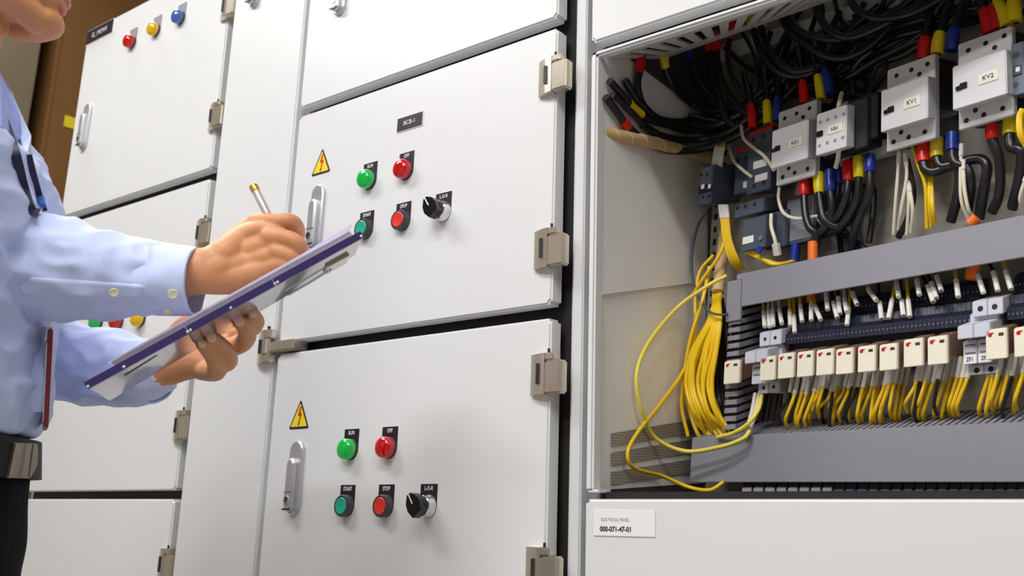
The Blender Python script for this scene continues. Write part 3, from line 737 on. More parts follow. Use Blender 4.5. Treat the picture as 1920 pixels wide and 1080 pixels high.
        b = BM(); ibox(b, g0 + .001, g1 - .001, h1 - .002, v0 + .004, .012, wb - .004, .001)
        for s in (0, 1):
            m = (g0 + g1) / 2; ibox(b, g0 + s * (m - g0) + .0003, m + s * (g1 - m) - .0003, h0, h1, .012, wb, .001)
        t.part('base', b, 'fuse')
        b = BM(); m = (a0 + a1) / 2
        for s in (0, 1):
            ibox(b, a0 + s * (m - a0) + .0003, m + s * (a1 - m) - .0003, c0, c1, wt - .02, wm, .0012)
        t.part('pull_lever', b, 'fuse')
        for s in (0, 1):
            m = (d0 + d1) / 2; A, B = d0 + s * (m - d0) + .0004, m + s * (d1 - m) - .0004
            b = BM(); ibox(b, A, B, e0, e1, .03, wl, .001); c = t.part('fuse_carrier', b, 'fuse')
            b = BM(); ibox(b, A + .003, B - .002, e1 - .006, e1 - .0045, wl, wl + .0004, 0); ibox(b, A + .003, B - .002, e0 + .0125, e0 + .014, wl, wl + .0004, 0); t.sub(c, 'slot', b, 'dgrey')
            if txt:
                b = BM(); ibox(b, A + .001, B - .001, e0 + .001, e0 + .011, wl, wl + .0006, 0); t.sub(c, 'label_strip', b, 'white')
                t.sub(c, 'lettering', itext(txt[s], .0048, (A + B) / 2, e0 + .006, wl + .0007, .85, .0001), 'ink', False)
        for s in (.27, .73):
            b = BM(); icyl(b, u0 + (u1 - u0) * s, (v0 + v1) / 2, wt, wt + .0004, hr, 16); t.part('screw_well', b, 'hole')
            b = BM(); icyl(b, g0 + (g1 - g0) * s, (h0 + h1) / 2, wb, wb + .0004, hr, 16); t.part('screw_well', b, 'hole')
    fuse('two pole fuse holder marked ZF1 and ZF2, left of the last two relays', ((1823, 566), (1881, 557), (1881, 588), (1822, 596)), ((1795, 612), (1857, 604), (1856, 632), (1794, 636.5)),
         ((1805, 640), (1862, 634), (1860, 680), (1805, 684)), ((1816, 686), (1874, 682), (1874, 700), (1816, 704)), ('ZF1', 'ZF2'))
    fuse('smaller two pole fuse holder at the left end of the relay row', ((1424, 623), (1465, 619), (1465, 646), (1423, 650)), ((1396, 662), (1439, 654), (1438, 678), (1395.5, 683)),
         ((1409, 683), (1452, 680), (1450, 718), (1409, 721)), ((1420, 716), (1462, 713), (1462, 736), (1422, 739)), None, .0026)

    # ---- feed-through terminal blocks
    def terminals(xa, xb, ya, yb, n, label, group):
        w = .070
        ua, va = UV(xa, ya, w); ub, vb = UV(xb, yb, w)
        for k in range(n):
            a = k / n; u = ua + (ub - ua) * a; v = va + (vb - va) * a; d = (ub - ua) / n * .93
            L = W((u, v, .01))
            t = Thing('terminal_block', label, 'terminal block', L, group)
            b = BM(); f = lambda q: W((u + q.z, v + q.x, q.y))
            pts = [(-.030, .006, 0), (-.030, .050, 0), (-.010, .055, 0), (-.008, .070, 0), (.006, .070, 0), (.010, .058, 0), (.020, .055, 0), (.022, .042, 0), (.040, .040, 0), (.044, .022, 0), (.044, .006, 0)]
            prism(b, pts, (0, 0, d), f); t.part('housing', b, 'terminal', False)
            for (vv, ww) in ((-.001, .070), (.031, .0412)): b = BM(); icyl(b, u + d / 2, v + vv, ww, ww + .0006, .0011, 8); t.part('terminal_screw', b, 'screw')
    terminals(1432, 1822, 640, 598, 54, 'narrow dark blue terminal block in the long row behind the cream relays', 'long row of terminal blocks')
    terminals(1888, 1962, 588, 580, 9, 'narrow dark blue terminal block right of the ZF1 and ZF2 fuse holder', 'terminal blocks right of the fuse holder')
    # pale strip terminals under the lower duct
    w = .085
    for k in range(26):
        x = 1393 + k * 21.5
        u0, u1, v0, v1 = rect(x, 904 + .1 * k, x + 19.5, 921, w)
        t = Thing('strip_terminal', 'pale edged dark strip terminal peeping out below the lower duct', 'terminal', W((u0, v0, .01)), 'strip terminals below the lower duct')
        b = BM(); ibox(b, u0, u1, v0 + .003, v1 + .006, .02, w, .0006); t.part('housing', b, 'terminal')
        b = BM(); ibox(b, u0 + .001, u1 - .001, v0, v0 + (.006 if k < 8 else .003), .03, w + .004, .0008); t.part('marker_ledge', b, 'fuse' if k < 8 else 'dgrey2')
# ------------------------------------------------------------------ cables and wires
def IL(px, py, w):
    """like I(), but kept in front of the inner side wall"""
    p = I(px, py, w)
    if px < 1372 and WALLPL:
        o, n = WALLPL[0]; r = ray(px, py); t = (o - CAM).dot(n) / r.dot(n)
        if (p - CAM).dot(r) / r.dot(r) > t - .016: p = CAM + r * (t - .016)
    return p
WALLPL = []

def wire(name, label, pts, r, m, sleeves=(), group=None, seg=8, n=7, cat=None):
    """pts: (px, py, w).  sleeves: (from, to, radius factor, material, part name) as fractions of the length"""
    path = crom([IL(*p) for p in pts], n)
    t = Thing(name, label, cat or ('cable' if 'cable' in name else 'wire'), path[-1] if path[-1].z < path[0].z else path[0], group)
    b = BM(); tube(b, path, r, seg); t.part('sheath', b, m)
    # arc length table
    s = [0]
    for a, c in zip(path, path[1:]): s.append(s[-1] + (c - a).length)
    def at(f):
        d = f * s[-1]
        for i in range(len(s) - 1):
            if s[i + 1] >= d: return path[i].lerp(path[i + 1], (d - s[i]) / max(1e-9, s[i + 1] - s[i]))
        return path[-1]
    for (f0, f1, k, mm, pn) in sleeves:
        q = [at(f0 + (f1 - f0) * i / 6) for i in range(7)]
        if k > 1.3 and pn == 'boot':
            rr = [r * k * x for x in (.93, 1, 1, 1, .98, .94, .84)] if f0 < .5 else [r * k * x for x in (.84, .94, .98, 1, 1, 1, .93)]
        else: rr = r * k
        b = BM(); tube(b, q, rr, 12 if pn == 'boot' else 8); t.part(pn, b, mm)
    return t

def build_wiring():
    rnd = random.Random(3)
    Rb, Ry, Rw = .0058, .0023, .0022
    BR, BY, BB, BO = 'boot_red', 'boot_yellow', 'boot_blue', 'boot_orange'
    # --- heavy cables hanging from the slotted roof tray
    def drop(label, pts, col, f=.14, r=Rb, k=1.45):
        wire('power_cable', label, pts, r, 'cable', [(0, f, k, col, 'boot')], 'black power cables from the roof tray', 10)
    drop('black cable with a red boot, first from the left under the roof tray', [(1203, 98, .085), (1198, 133, .085), (1196, 168, .08), (1212, 205, .075), (1262, 238, .07), (1330, 243, .06), (1400, 205, .05), (1465, 170, .04)], BR, .10)
    drop('black cable with a yellow boot, second under the roof tray', [(1247, 84, .085), (1246, 122, .085), (1265, 165, .08), (1300, 196, .075), (1345, 208, .065), (1420, 190, .05), (1480, 140, .04)], BY, .13)
    drop('black cable with a blue boot, third under the roof tray', [(1291, 76, .085), (1292, 112, .085), (1307, 152, .08), (1340, 190, .07), (1390, 200, .055), (1450, 150, .04)], BB, .15)
    drop('left black cable of the pair sharing the wide red boot', [(1331, 62, .085), (1331, 97, .085), (1340, 150, .08), (1355, 200, .075), (1364, 226, .07), (1385, 240, .06)], BR, .18, Rb, 1.5)
    drop('right black cable of the pair sharing the wide red boot', [(1343, 62, .085), (1343, 92, .085), (1350, 140, .08), (1372, 185, .07), (1400, 212, .06), (1450, 205, .05)], BR, .16, Rb, 1.5)
    drop('thin black cable with a narrow red boot just right of the wide red one', [(1376, 34, .085), (1370, 62, .085), (1365, 108, .08), (1378, 152, .075), (1405, 186, .06), (1460, 190, .05), (1510, 140, .04)], BR, .13, .0046, 1.5)
    drop('left black cable of the pair in the big yellow boot', [(1412, 10, .09), (1412, 45, .09), (1424, 90, .085), (1450, 128, .08), (1480, 142, .07), (1520, 138, .06), (1560, 105, .045), (1600, 50, .035)], BY, .14, Rb, 1.7)
    drop('right black cable of the pair in the big yellow boot', [(1426, 10, .09), (1426, 44, .09), (1438, 85, .085), (1466, 122, .08), (1500, 134, .07), (1545, 116, .055), (1590, 60, .04), (1650, 10, .035)], BY, .12, Rb, 1.7)
    drop('left black cable of the pair in the blue boot at the top border', [(1460, -25, .09), (1461, 12, .09), (1476, 52, .085), (1512, 85, .08), (1550, 106, .07), (1590, 108, .06), (1640, 80, .045), (1700, 10, .035)], BB, .13, Rb, 1.7)
    drop('right black cable of the pair in the blue boot at the top border', [(1473, -25, .09), (1474, 12, .09), (1489, 48, .085), (1522, 68, .08), (1572, 74, .07), (1620, 56, .055), (1680, 20, .04), (1740, -25, .035)], BB, .13, Rb, 1.7)
    wire('power_cable', 'glossy black cable looping down from the top border beside the blue boot', [(1527, -20, .09), (1532, 22, .088), (1560, 60, .08), (1600, 70, .07), (1660, 45, .06), (1720, 10, .05), (1760, -25, .04)], Rb, 'cable', (), None, 10)
    wire('power_cable', 'black cable loop at the top border above the KV1 contactor', [(1592, -20, .09), (1602, 12, .088), (1640, 34, .08), (1700, 28, .07), (1760, 0, .055), (1800, -30, .045)], Rb, 'cable', (), None, 10)
    # further loops in the dark tangle behind
    k = 0
    for pts in ([(1385, 45, .05), (1420, 120, .05), (1400, 190, .045), (1350, 225, .05), (1290, 215, .055)],
                [(1445, 60, .04), (1425, 125, .045), (1415, 170, .045), (1390, 215, .04), (1370, 250, .035)],
                [(1490, 45, .03), (1468, 110, .035), (1450, 160, .04), (1430, 205, .045), (1405, 235, .04)],
                [(1530, 30, .03), (1505, 100, .035), (1480, 150, .035), (1470, 190, .03)],
                [(1575, 20, .03), (1545, 85, .03), (1520, 130, .035), (1500, 175, .03)],
                [(1620, 5, .03), (1590, 70, .03), (1560, 125, .03), (1545, 175, .025)],
                [(1665, -15, .03), (1640, 40, .03), (1600, 95, .03), (1560, 140, .03), (1510, 160, .03)],
                [(1515, 160, .04), (1580, 150, .04), (1640, 115, .04), (1700, 85, .035), (1740, 70, .03)],
                [(1600, 180, .03), (1600, 130, .035), (1640, 95, .035), (1660, 130, .035), (1630, 170, .03)],
                [(1630, 175, .03), (1645, 120, .03), (1690, 90, .035), (1740, 55, .04), (1800, 30, .04), (1880, 15, .035)],
                [(1560, 200, .02), (1600, 150, .02), (1650, 120, .03), (1700, 100, .03), (1760, 60, .03), (1830, 40, .03)],
                [(1650, 60, .03), (1720, 40, .03), (1800, 25, .03), (1900, 25, .03)],
                [(1600, 30, .02), (1680, 25, .02), (1780, 15, .02), (1940, -10, .02)],
                [(1360, 90, .03), (1400, 125, .03), (1440, 140, .03), (1500, 120, .03), (1540, 80, .03)],
                [(1310, 235, .05), (1370, 215, .05), (1430, 160, .04), (1460, 90, .03), (1500, 20, .03)],
                [(1340, 250, .05), (1400, 230, .045), (1450, 200, .04), (1490, 150, .03), (1530, 60, .03)],
                [(1560, 170, .015), (1610, 125, .015), (1690, 95, .015), (1790, 90, .015)],
                [(1400, 160, .02), (1460, 175, .02), (1530, 165, .02), (1600, 160, .02)],
                [(1430, 205, .02), (1480, 180, .02), (1540, 178, .02), (1610, 185, .02)],
                [(1540, 10, .02), (1550, 60, .02), (1600, 120, .02), (1640, 180, .02)],
                [(1700, -10, .03), (1690, 30, .03), (1640, 75, .03), (1580, 90, .03), (1540, 120, .03)],
                [(1560, -20, .02), (1580, 40, .02), (1640, 60, .02), (1700, 55, .02), (1780, 20, .02)],
                [(1440, 100, .012), (1500, 140, .012), (1560, 150, .012), (1640, 110, .012), (1740, 60, .012), (1860, 20, .012)],
                [(1460, 130, .018), (1500, 90, .018), (1560, 70, .018), (1640, 30, .018), (1700, -20, .018)],
                [(1420, 140, .010), (1480, 165, .010), (1540, 150, .010), (1620, 170, .010), (1660, 140, .010)],
                [(1480, 175, .016), (1540, 130, .016), (1610, 110, .016), (1680, 70, .016), (1800, 45, .016), (1930, 20, .016)],
                [(1830, -20, .05), (1800, 20, .05), (1770, 60, .05), (1765, 95, .045)],
                [(1790, -20, .05), (1760, 15, .05), (1745, 50, .045), (1735, 90, .045)]):
        wire('black_cable', 'black cable in the dark tangle above and behind the contactors', pts, .0048 if k % 3 else .0040, 'cable', (), 'tangled black cables behind the contactors', 8, 6); k += 1
    # --- loose cut cable ends at the left
    def loose(label, pts, r=.0062, tape=None, f=(.2, .27), m=BY):
        wire('spare_cable', label, pts, r, 'cable', ([(f[0], f[1], 1.14, m, 'tape_ring')] if tape else []), 'loose cable ends', 10, 8)
    loose('loose black cable end with a yellow tape ring', [(1143, 152, .10), (1168, 180, .10), (1190, 205, .10), (1228, 228, .095), (1290, 240, .085), (1350, 232, .07), (1410, 200, .05)], .0062, 1, (.15, .25))
    loose('loose black cable end with a red tape ring, lowest of the cut ends', [(1136, 182, .10), (1158, 212, .10), (1180, 240, .10), (1215, 268, .095), (1265, 283, .09), (1330, 276, .075), (1390, 250, .06), (1440, 220, .05)], .0062, 1, (.13, .17), BR)
    loose('short black cut cable end behind the yellow taped one', [(1172, 150, .085), (1184, 172, .085), (1206, 200, .085), (1240, 225, .08), (1300, 225, .07), (1380, 190, .055)])
    loose('small black cable end with a grey lug between the two taped ones', [(1148, 178, .09), (1166, 192, .09), (1185, 212, .09), (1230, 250, .085), (1300, 262, .07), (1360, 245, .06)], .005)
    loose('black cable running just above the tan spiral tube', [(1205, 235, .09), (1250, 258, .085), (1310, 262, .08), (1370, 245, .065), (1430, 200, .05)], .0055)
    # --- tan spiral wrapped trunk
    def spiral(label, pts, r):
        q0 = [IL(*p) for p in pts]
        if pts[0][0] < 1150: q0[0] = q0[0] + ray(pts[0][0], pts[0][1]) * .034
        path = crom(q0, 14)
        t = Thing('spiral_wrap_tube', label, 'cable wrap', path[-1])
        b = BM(); tube(b, path, r, 18); s = t.part('tube', b, 'tan')
        b = BM(); n = len(path); q = []
        for i in range(n * 4):
            f = i / (n * 4 - 1) * (n - 1); a = int(min(f, n - 2)); p = path[a].lerp(path[a + 1], f - a); d = (path[a + 1] - path[a]).normalized()
            u = d.orthogonal().normalized(); v = d.cross(u); ph = f * 1.35
            q.append(p + (u * math.cos(ph) + v * math.sin(ph)) * (r * .98))
        tube(b, q, r * .07, 5); t.sub(s, 'seam', b, 'wire_w', label='pale spiral seam')
    spiral('tan spiral wrapped cable trunk crossing the compartment behind the loose cable ends', [(1124, 249, .012), (1200, 262, .012), (1290, 285, .014), (1332, 297, .02)], .0095)
    spiral('tan spiral wrapped trunk standing above the yellow wire bundle', [(1362, 405, .03), (1358, 450, .04), (1352, 500, .055), (1346, 548, .07)], .0095)
    # --- cables on the lower side of contactors
    def low(label, pts, col, f, r=Rb, k=1.45, extra=()):
        wire('power_cable', label, pts, r, 'cable', [(0, f, k, col, 'boot')] + list(extra), 'black power cables under the contactors', 10)
    low('black cable with a red boot under KD1, curving to the orange sleeve', [(1508, 335, .07), (1508, 364, .072), (1510, 400, .075), (1517, 425, .075), (1530, 440, .07), (1527, 470, .06), (1525, 510, .03)], BR, .17)
    low('black cable with a yellow boot under KD1', [(1535, 325, .07), (1536, 358, .072), (1540, 395, .072), (1548, 415, .07), (1570, 425, .06), (1600, 405, .05), (1612, 360, .045)], BY, .20)
    low('black cable with a blue boot under KD1', [(1557, 320, .07), (1557, 358, .072), (1560, 390, .07), (1553, 420, .065), (1535, 440, .065), (1526, 480, .05)], BB, .24)
    low('dark red booted cable half hidden behind the first red boot', [(1521, 332, .045), (1521, 360, .045), (1526, 400, .045), (1550, 430, .04), (1580, 420, .04)], BR, .22, .005)
    low('black cable with a blue boot between KD1 and KB1', [(1573, 315, .06), (1573, 345, .06), (1566, 380, .06), (1550, 420, .055), (1535, 445, .05)], BB, .22, .005)
    low('black cable with a bright red boot under KB1', [(1590, 303, .07), (1590, 340, .072), (1586, 372, .072), (1572, 405, .065), (1550, 425, .06), (1535, 442, .06)], BR, .24)
    low('black cable with a bright yellow boot under KB1', [(1610, 296, .07), (1610, 331, .072), (1608, 365, .07), (1598, 395, .065), (1575, 425, .06), (1545, 440, .055)], BY, .22)
    low('black cable with a bright blue boot right of the yellow one', [(1631, 292, .07), (1631, 322, .072), (1630, 365, .07), (1615, 400, .06), (1600, 440, .05), (1598, 470, .03)], BB, .17)
    for pts in ([(1612, 350, .03), (1636, 352, .03), (1637, 400, .03), (1630, 455, .03)], [(1600, 340, .02), (1604, 380, .02), (1600, 420, .02), (1604, 470, .02)], [(1550, 400, .03), (1590, 440, .03), (1625, 470, .03)],
                [(1520, 380, .02), (1545, 410, .02), (1580, 440, .02), (1610, 460, .02)], [(1590, 350, .02), (1570, 400, .02), (1575, 450, .02), (1578, 480, .02)]):
        wire('black_cable', 'black cable crossing behind the coloured boots left of KV1', pts, .0045, 'cable', (), 'black cables crossing left of KV1', 8, 6)
    low('black cable with a dark red boot under KV1', [(1731, 266, .065), (1731, 300, .066), (1736, 318, .066), (1752, 322, .062), (1780, 312, .055), (1830, 298, .05), (1850, 310, .05), (1846, 350, .045), (1836, 410, .03)], BR, .15, .0066, 1.3)
    low('black cable with a yellow boot under KV1', [(1756, 258, .06), (1756, 291, .06), (1764, 312, .06), (1790, 310, .055), (1800, 330, .05), (1795, 370, .045), (1783, 415, .03)], BY, .2, .0066, 1.3)
    low('black cable with a blue boot under KV1', [(1786, 250, .06), (1786, 282, .06), (1790, 305, .06), (1812, 315, .055), (1820, 345, .05), (1814, 395, .03)], BB, .2, .0066, 1.3)
    low('black cable with a dark red boot under KV2', [(1860, 228, .065), (1861, 262, .065), (1872, 290, .06), (1876, 330, .05), (1872, 370, .04), (1860, 398, .03)], BR, .2, .0062, 1.35)
    low('black cable with a dim yellow boot under KV2', [(1893, 215, .06), (1893, 250, .06), (1896, 275, .06), (1915, 285, .06), (1912, 330, .05), (1898, 388, .03)], BY, .2, .0066, 1.3)
    wire('black_cable', 'thick black cable dropping into the upper duct near the right border', [(1925, 270, .05), (1918, 310, .05), (1908, 350, .045), (1898, 392, .03)], .006, 'cable', (), None, 10)
    wire('black_cable', 'thin black cable hanging between the ivory wires under KV1', [(1700, 300, .05), (1708, 335, .05), (1712, 370, .045), (1700, 415, .04), (1684, 445, .03)], .0045, 'cable', (), None, 8)
    # upper side boots
    for (x, y, c, lab, dx) in ((1508, 195, BR, 'red boot above KD1', -6), (1540, 186, BY, 'yellow boot above KD1', -12), (1556, 176, BB, 'blue boot above KD1', -16),
                               (1412, 240, BR, 'red boot above the dark contactor at the left', -8), (1440, 232, BY, 'yellow boot above the dark contactor at the left', -4), (1458, 226, BB, 'blue boot above the dark contactor at the left', 0),
                               (1731, 112, BR, 'dark red boot above KV1', 8), (1757, 102, BY, 'yellow boot above KV1', 12), (1783, 95, BB, 'dark blue boot above KV1', 14),
                               (1856, 64, BR, 'red boot above KV2', -18), (1872, 56, BR, 'second red boot above KV2, half hidden', -16), (1888, 50, BY, 'large yellow boot above KV2', -30), (1903, 42, BY, 'small yellow boot above KV2 at the right', -6)):
        big = x > 1700
        wire('power_cable', f'black cable with a {lab}', [(x, y, .066), (x + dx * .35, y - 32, .066), (x + dx, y - 62, .06), (x + dx * 2.2, y - 105, .045)], .0062 if big else .005, 'cable', [(0, .33, 1.5, c, 'boot')], 'cables entering the contactors from above', 10)
    # ivory and yellow control wires between contactors and the upper duct
    def ctl(label, pts, m, r=Ry, sl=(), g=None): wire('control_wire', label, pts, r, m, sl, g, 8, 7)
    S = lambda a, b: [(a, b, 1.35, 'ferrule', 'marker_sleeve')]
    for (i, q) in enumerate(([(1686, 284, .06), (1683, 330, .06), (1679, 380, .055), (1675, 440, .04)], [(1697, 288, .06), (1700, 330, .06), (1690, 390, .055), (1684, 430, .04)],
                             [(1702, 340, .055), (1704, 380, .055), (1700, 440, .04)], [(1704, 345, .055), (1711, 390, .055), (1708, 436, .04)],
                             [(1803, 270, .06), (1801, 330, .06), (1803, 378, .055), (1816, 412, .04)], [(1806, 300, .06), (1808, 350, .06), (1815, 390, .055), (1825, 410, .04)],
                             [(1925, 330, .06), (1913, 370, .055), (1918, 395, .04)])):
        ctl(f'ivory control wire, {ORD[i]} from the left of those under KV1 and KV2', q, 'wire_w', .0024, S(0, .16))
    for (i, q) in enumerate(([(1711, 275, .06), (1722, 310, .06), (1735, 350, .058), (1738, 428, .04)], [(1744, 285, .05), (1743, 330, .052), (1743, 380, .055), (1746, 425, .04)], [(1748, 300, .05), (1747, 350, .052), (1749, 390, .055), (1753, 420, .04)])):
        ctl(f'amber control wire, {ORD[i]} of three falling between the dark red and yellow boots of KV1', q, 'wire_y', .0026)
    ctl('ivory wire curving from the left edge of KD1 down to the right', [(1461, 352, .07), (1460, 375, .072), (1470, 400, .075), (1495, 410, .075), (1533, 405, .06)], 'wire_w', .0026)
    ctl('ivory wire running from the spiral trunk across the dark contactor to KD1', [(1390, 235, .06), (1395, 260, .075), (1415, 278, .085), (1435, 295, .09), (1452, 320, .085)], 'wire_w', .0028)
    ctl('ivory wire looping over the small dark contactor', [(1366, 272, .05), (1375, 300, .065), (1392, 318, .085), (1410, 332, .082)], 'wire_w', .0026)
    ctl('ivory wire dropping beside the overload relay to a white connector', [(1446, 402, .085), (1446, 425, .09), (1453, 450, .09), (1458, 478, .08)], 'wire_w', .0028, [(.75, 1, 2.2, 'ferrule', 'connector')])
    ctl('ivory marker wire stub above KB1', [(1578, 175, .085), (1575, 188, .10), (1572, 202, .11)], 'wire_w', .0034)
    ctl('ivory marker wire stub below KB1', [(1573, 280, .11), (1571, 298, .10), (1567, 314, .09)], 'wire_w', .0034)
    ctl('thick yellow wire bending down at the right border beside KV2', [(1918, 205, .11), (1912, 222, .11), (1914, 252, .11), (1926, 275, .10)], 'wire_y', .0042)
    # wires above and below the isolated relay
    for i in range(3):
        ctl(f'sleeved yellow wire entering the top of the isolated dark relay, {ORD[i]} of three', [(1348 + i * 6, 262, .06), (1342 + i * 6, 285, .08), (1338 + i * 6, 312, .085)], 'wire_y', .0024, [(.45, 1, 1.7, 'ferrule', 'marker_sleeve')])
    for i in range(4):
        ctl(f'sleeved yellow wire leaving the bottom of the isolated dark relay, {ORD[i]} of four', [(1350 + i * 4, 385, .085), (1353 + i * 4, 410, .085), (1358 + i * 4, 450, .08), (1368 + i * 5, 485, .07), (1382 + i * 4, 505, .05)], 'wire_y', .0025, S(0, .2))
    for i in range(4):
        ctl(f'yellow wire sweeping from the overload relay into the upper duct, {ORD[i]} of four', [(1393 + i * 4, 468 - i * 2, .08), (1415 + i * 5, 480 + i * 2, .08), (1442 + i * 4, 490 + i * 2, .08), (1475 + i * 6, 497 - i * 3, .05)], 'wire_y', .0025)
    wire('orange_sleeve', 'orange sleeve standing above the upper duct, left one', [(1524, 454, .07), (1524, 490, .07)], .0072, BO, (), None, 14, cat='cable sleeve')
    wire('orange_sleeve', 'orange sleeve below the upper duct, left one', [(1521, 552, .055), (1521, 566, .055)], .0066, BO, (), None, 14, cat='cable sleeve')
    wire('orange_sleeve', 'orange sleeve tilted above the upper duct between black cables', [(1832, 408, .08), (1819, 420, .08)], .0066, BO, (), None, 14, cat='cable sleeve')
    wire('orange_sleeve', 'orange sleeve below the upper duct beside the ZF1 fuse holder', [(1826, 496, .06), (1822, 524, .06)], .0085, BO, (), None, 14, cat='cable sleeve')
    wire('blue_sleeve', 'blue sleeve behind the overload relay', [(1492, 458, .05), (1489, 490, .05)], .007, BB, (), None, 14, cat='cable sleeve')
    # sleeves entering the terminal blocks from the upper duct
    T = [(1432, 588, 1434, 613, 'y'), (1441, 584, 1443, 613, 'w'), (1449, 584, 1450, 611, 'w'), (1462, 584, 1466, 607, 'w'), (1481, 584, 1482, 611, 'y'), (1489, 597, 1490, 624, 'y'), (1501, 575, 1504, 603, 'y'), (1521, 572, 1521, 601, 'w'),
         (1530, 578, 1539, 600, 'y'), (1549, 553, 1552, 581, 'w'), (1563, 569, 1570, 596, 'k'), (1572, 560, 1575, 588, 'k'), (1584, 565, 1588, 585, 'w'), (1591, 579, 1588, 610, 'y'), (1600, 553, 1607, 571, 'k'),
         (1630, 545, 1643, 563, 'y'), (1650, 569, 1653, 598, 'k'), (1673, 561, 1666, 597, 'y'), (1682, 535, 1685, 557, 'w'), (1691, 566, 1694, 592, 'k'), (1703, 563, 1706, 594, 'y'), (1720, 529, 1724, 553, 'y'),
         (1741, 541, 1750, 566, 'k'), (1748, 535, 1756, 559, 'k'), (1758, 523, 1765, 545, 'k'), (1793, 527, 1797, 557, 'y'), (1835, 520, 1844, 549, 'w'), (1864, 515, 1871, 545, 'k'), (1887, 512, 1896, 542, 'y')]
    for i, (x0, y0, x1, y1, c) in enumerate(T):
        m = {'y': 'wire_y', 'w': 'wire_w', 'k': 'cable'}[c]; w1 = .074 if x0 < 1830 else .07
        dx = (x0 - x1) * 1.2 + (-10 if c == 'k' and x0 > 1730 else 0)
        wire('terminal_wire', f'{dict(y="yellow", w="ivory", k="black")[c]} wire with long white sleeve above the terminal row, {ORD[i]} from the left', [(x0 + dx, y0 - 40, .045), (x0 + dx * .3, y0 - 14, .056), (x0, y0, .064), (x1, y1, w1)], Ry, m,
             [(.58, 1, 1.45, 'ferrule', 'marker_sleeve')], 'sleeved wires above the terminal blocks')
    # yellow wires fanning down below the relays
    G = [(0, 1), (1496, 4), (1520, 4), (1548, 5), (1582, 5), (1612, 4), (1650, 5), (1683, 4), (1730, 6), (1765, 4), (1800, 4), (1868, 4), (1905, 4)]
    for gi, (gx, n) in enumerate(G[1:]):
        for k in range(n):
            x = gx - 14 + k * 30 / max(1, n - 1) + rnd.uniform(-2, 2); yb = 728 - (gx - 1480) * .10 + rnd.uniform(-2, 3)
            xe = x - 12 + rnd.uniform(-9, 5) - (5 if k % 3 == 0 else 0); ye = 797 - (gx - 1480) * .045 - rnd.uniform(2, 30)
            wl = .070 + rnd.uniform(-.018, .012)
            mt = 'cable' if rnd.random() < .08 else 'wire_y'
            wire('relay_wire', f'{"black" if mt == "cable" else "yellow"} wire, {ORD[k]} in the {ORD[gi]} cluster from the left below the cream relays',
                 [(x + 7, yb - 28, wl), (x + 2, yb, wl), (x - 3, yb + 20, wl + .004), ((x + xe) / 2 - 2, (yb + ye) / 2 + 10, wl + .004), (xe, ye, wl), (xe + 4, ye + 16, wl - .02)], .0024, mt,
                 [(.02, .32, 1.35, 'ferrule', 'marker_sleeve')], 'yellow wires below the cream relays')
    wire('relay_wire', 'ivory wire falling from the small fuse holder into the lower duct', [(1424, 738, .07), (1416, 775, .085), (1408, 800, .10), (1398, 822, .105)], .0030, 'wire_w')
    wire('relay_wire', 'second ivory wire beside the first under the small fuse holder', [(1416, 738, .07), (1410, 770, .085), (1402, 800, .105), (1400, 808, .104)], .0028, 'wire_w')
    for i, x in enumerate((1434, 1444, 1455, 1464)):
        wire('black_cable', f'short black cable under the small fuse holder, {ORD[i]} from the left', [(x, 738, .05), (x - 3, 760, .05), (x - 8, 790, .05)], .0042, 'cable', (), None, 8)
    # the thick yellow bundle and the black one behind it
    for i in range(26):
        a = i / 25; o = rnd.uniform(-5, 5)
        mid = 1286 + a * 52 + o
        w0 = .06 + .03 * math.sin(i * 2.1)
        low_x = 1316 + a * 66 + rnd.uniform(-6, 6); low_y = 812 + a * 10 + rnd.uniform(-14, 10)
        wire('bundle_wire', 'yellow wire in the thick bundle fanning down the left end of the panel',
             [(1346 + rnd.uniform(-8, 8), 542, .062), (1328 + a * 22 + o * .5, 600, w0 + .012), (mid + 6 + rnd.uniform(-5, 5), 660, w0 + .02), (mid - 4, 720, w0 + .02), (mid + 8 + rnd.uniform(-4, 4), 772, w0 + .015), (low_x, low_y, .072), (low_x + 22, low_y + 14, .055)], .0032, 'wire_y', (), 'yellow wire bundle', 8, 7)
    for i in range(9):
        a = i / 8; o = rnd.uniform(-4, 4)
        wire('bundle_cable', 'black cable in the bundle behind the yellow wires',
             [(1350 + rnd.uniform(-5, 5), 560, .035), (1352 + a * 10, 620, .035), (1338 + a * 26 + o, 690, .04), (1342 + a * 24 + o, 750, .04), (1366 + a * 14, 800, .05), (1380 + a * 8, 825, .05)], .0046, 'cable', (), 'black cable bundle', 8, 6)
    b = BM(); tube(b, crom([I(1322, 578, .10), I(1338, 588, .108), I(1360, 590, .10), I(1366, 584, .08)], 8), .0018, 8); o = emit('cable_tie', b, 'dgrey', I(1340, 588, .1)); tag(o, 'dark cable tie around the yellow bundle', 'cable tie')
    wire('bundle_wire', 'thin dark wire looping down the left side wall to the yellow bundle', [(1328, 388, .05), (1308, 425, .06), (1297, 475, .07), (1300, 530, .08), (1318, 570, .09), (1348, 590, .085)], .0026, 'dgrey')
    wire('loose_wire', 'pale lemon yellow wire making the widest loop over the left side', [(1362, 517, .09), (1325, 537, .11), (1270, 577, .13), (1218, 640, .14), (1194, 700, .14), (1202, 765, .14), (1228, 820, .14), (1285, 846, .135), (1350, 838, .125), (1392, 823, .118), (1406, 808, .108)], .0030, 'wire_ly', (), None, 10, 12)
    wire('loose_wire', 'amber yellow wire crossing behind the pale loop and dipping to the bottom lip', [(1338, 478, .06), (1312, 510, .07), (1304, 560, .08), (1303, 620, .09), (1284, 690, .10), (1240, 755, .11), (1195, 812, .12), (1177, 850, .12), (1190, 878, .12), (1240, 892, .12), (1290, 913, .115), (1330, 919, .11), (1357, 904, .10)], .0028, 'wire_y', (), None, 10, 12)
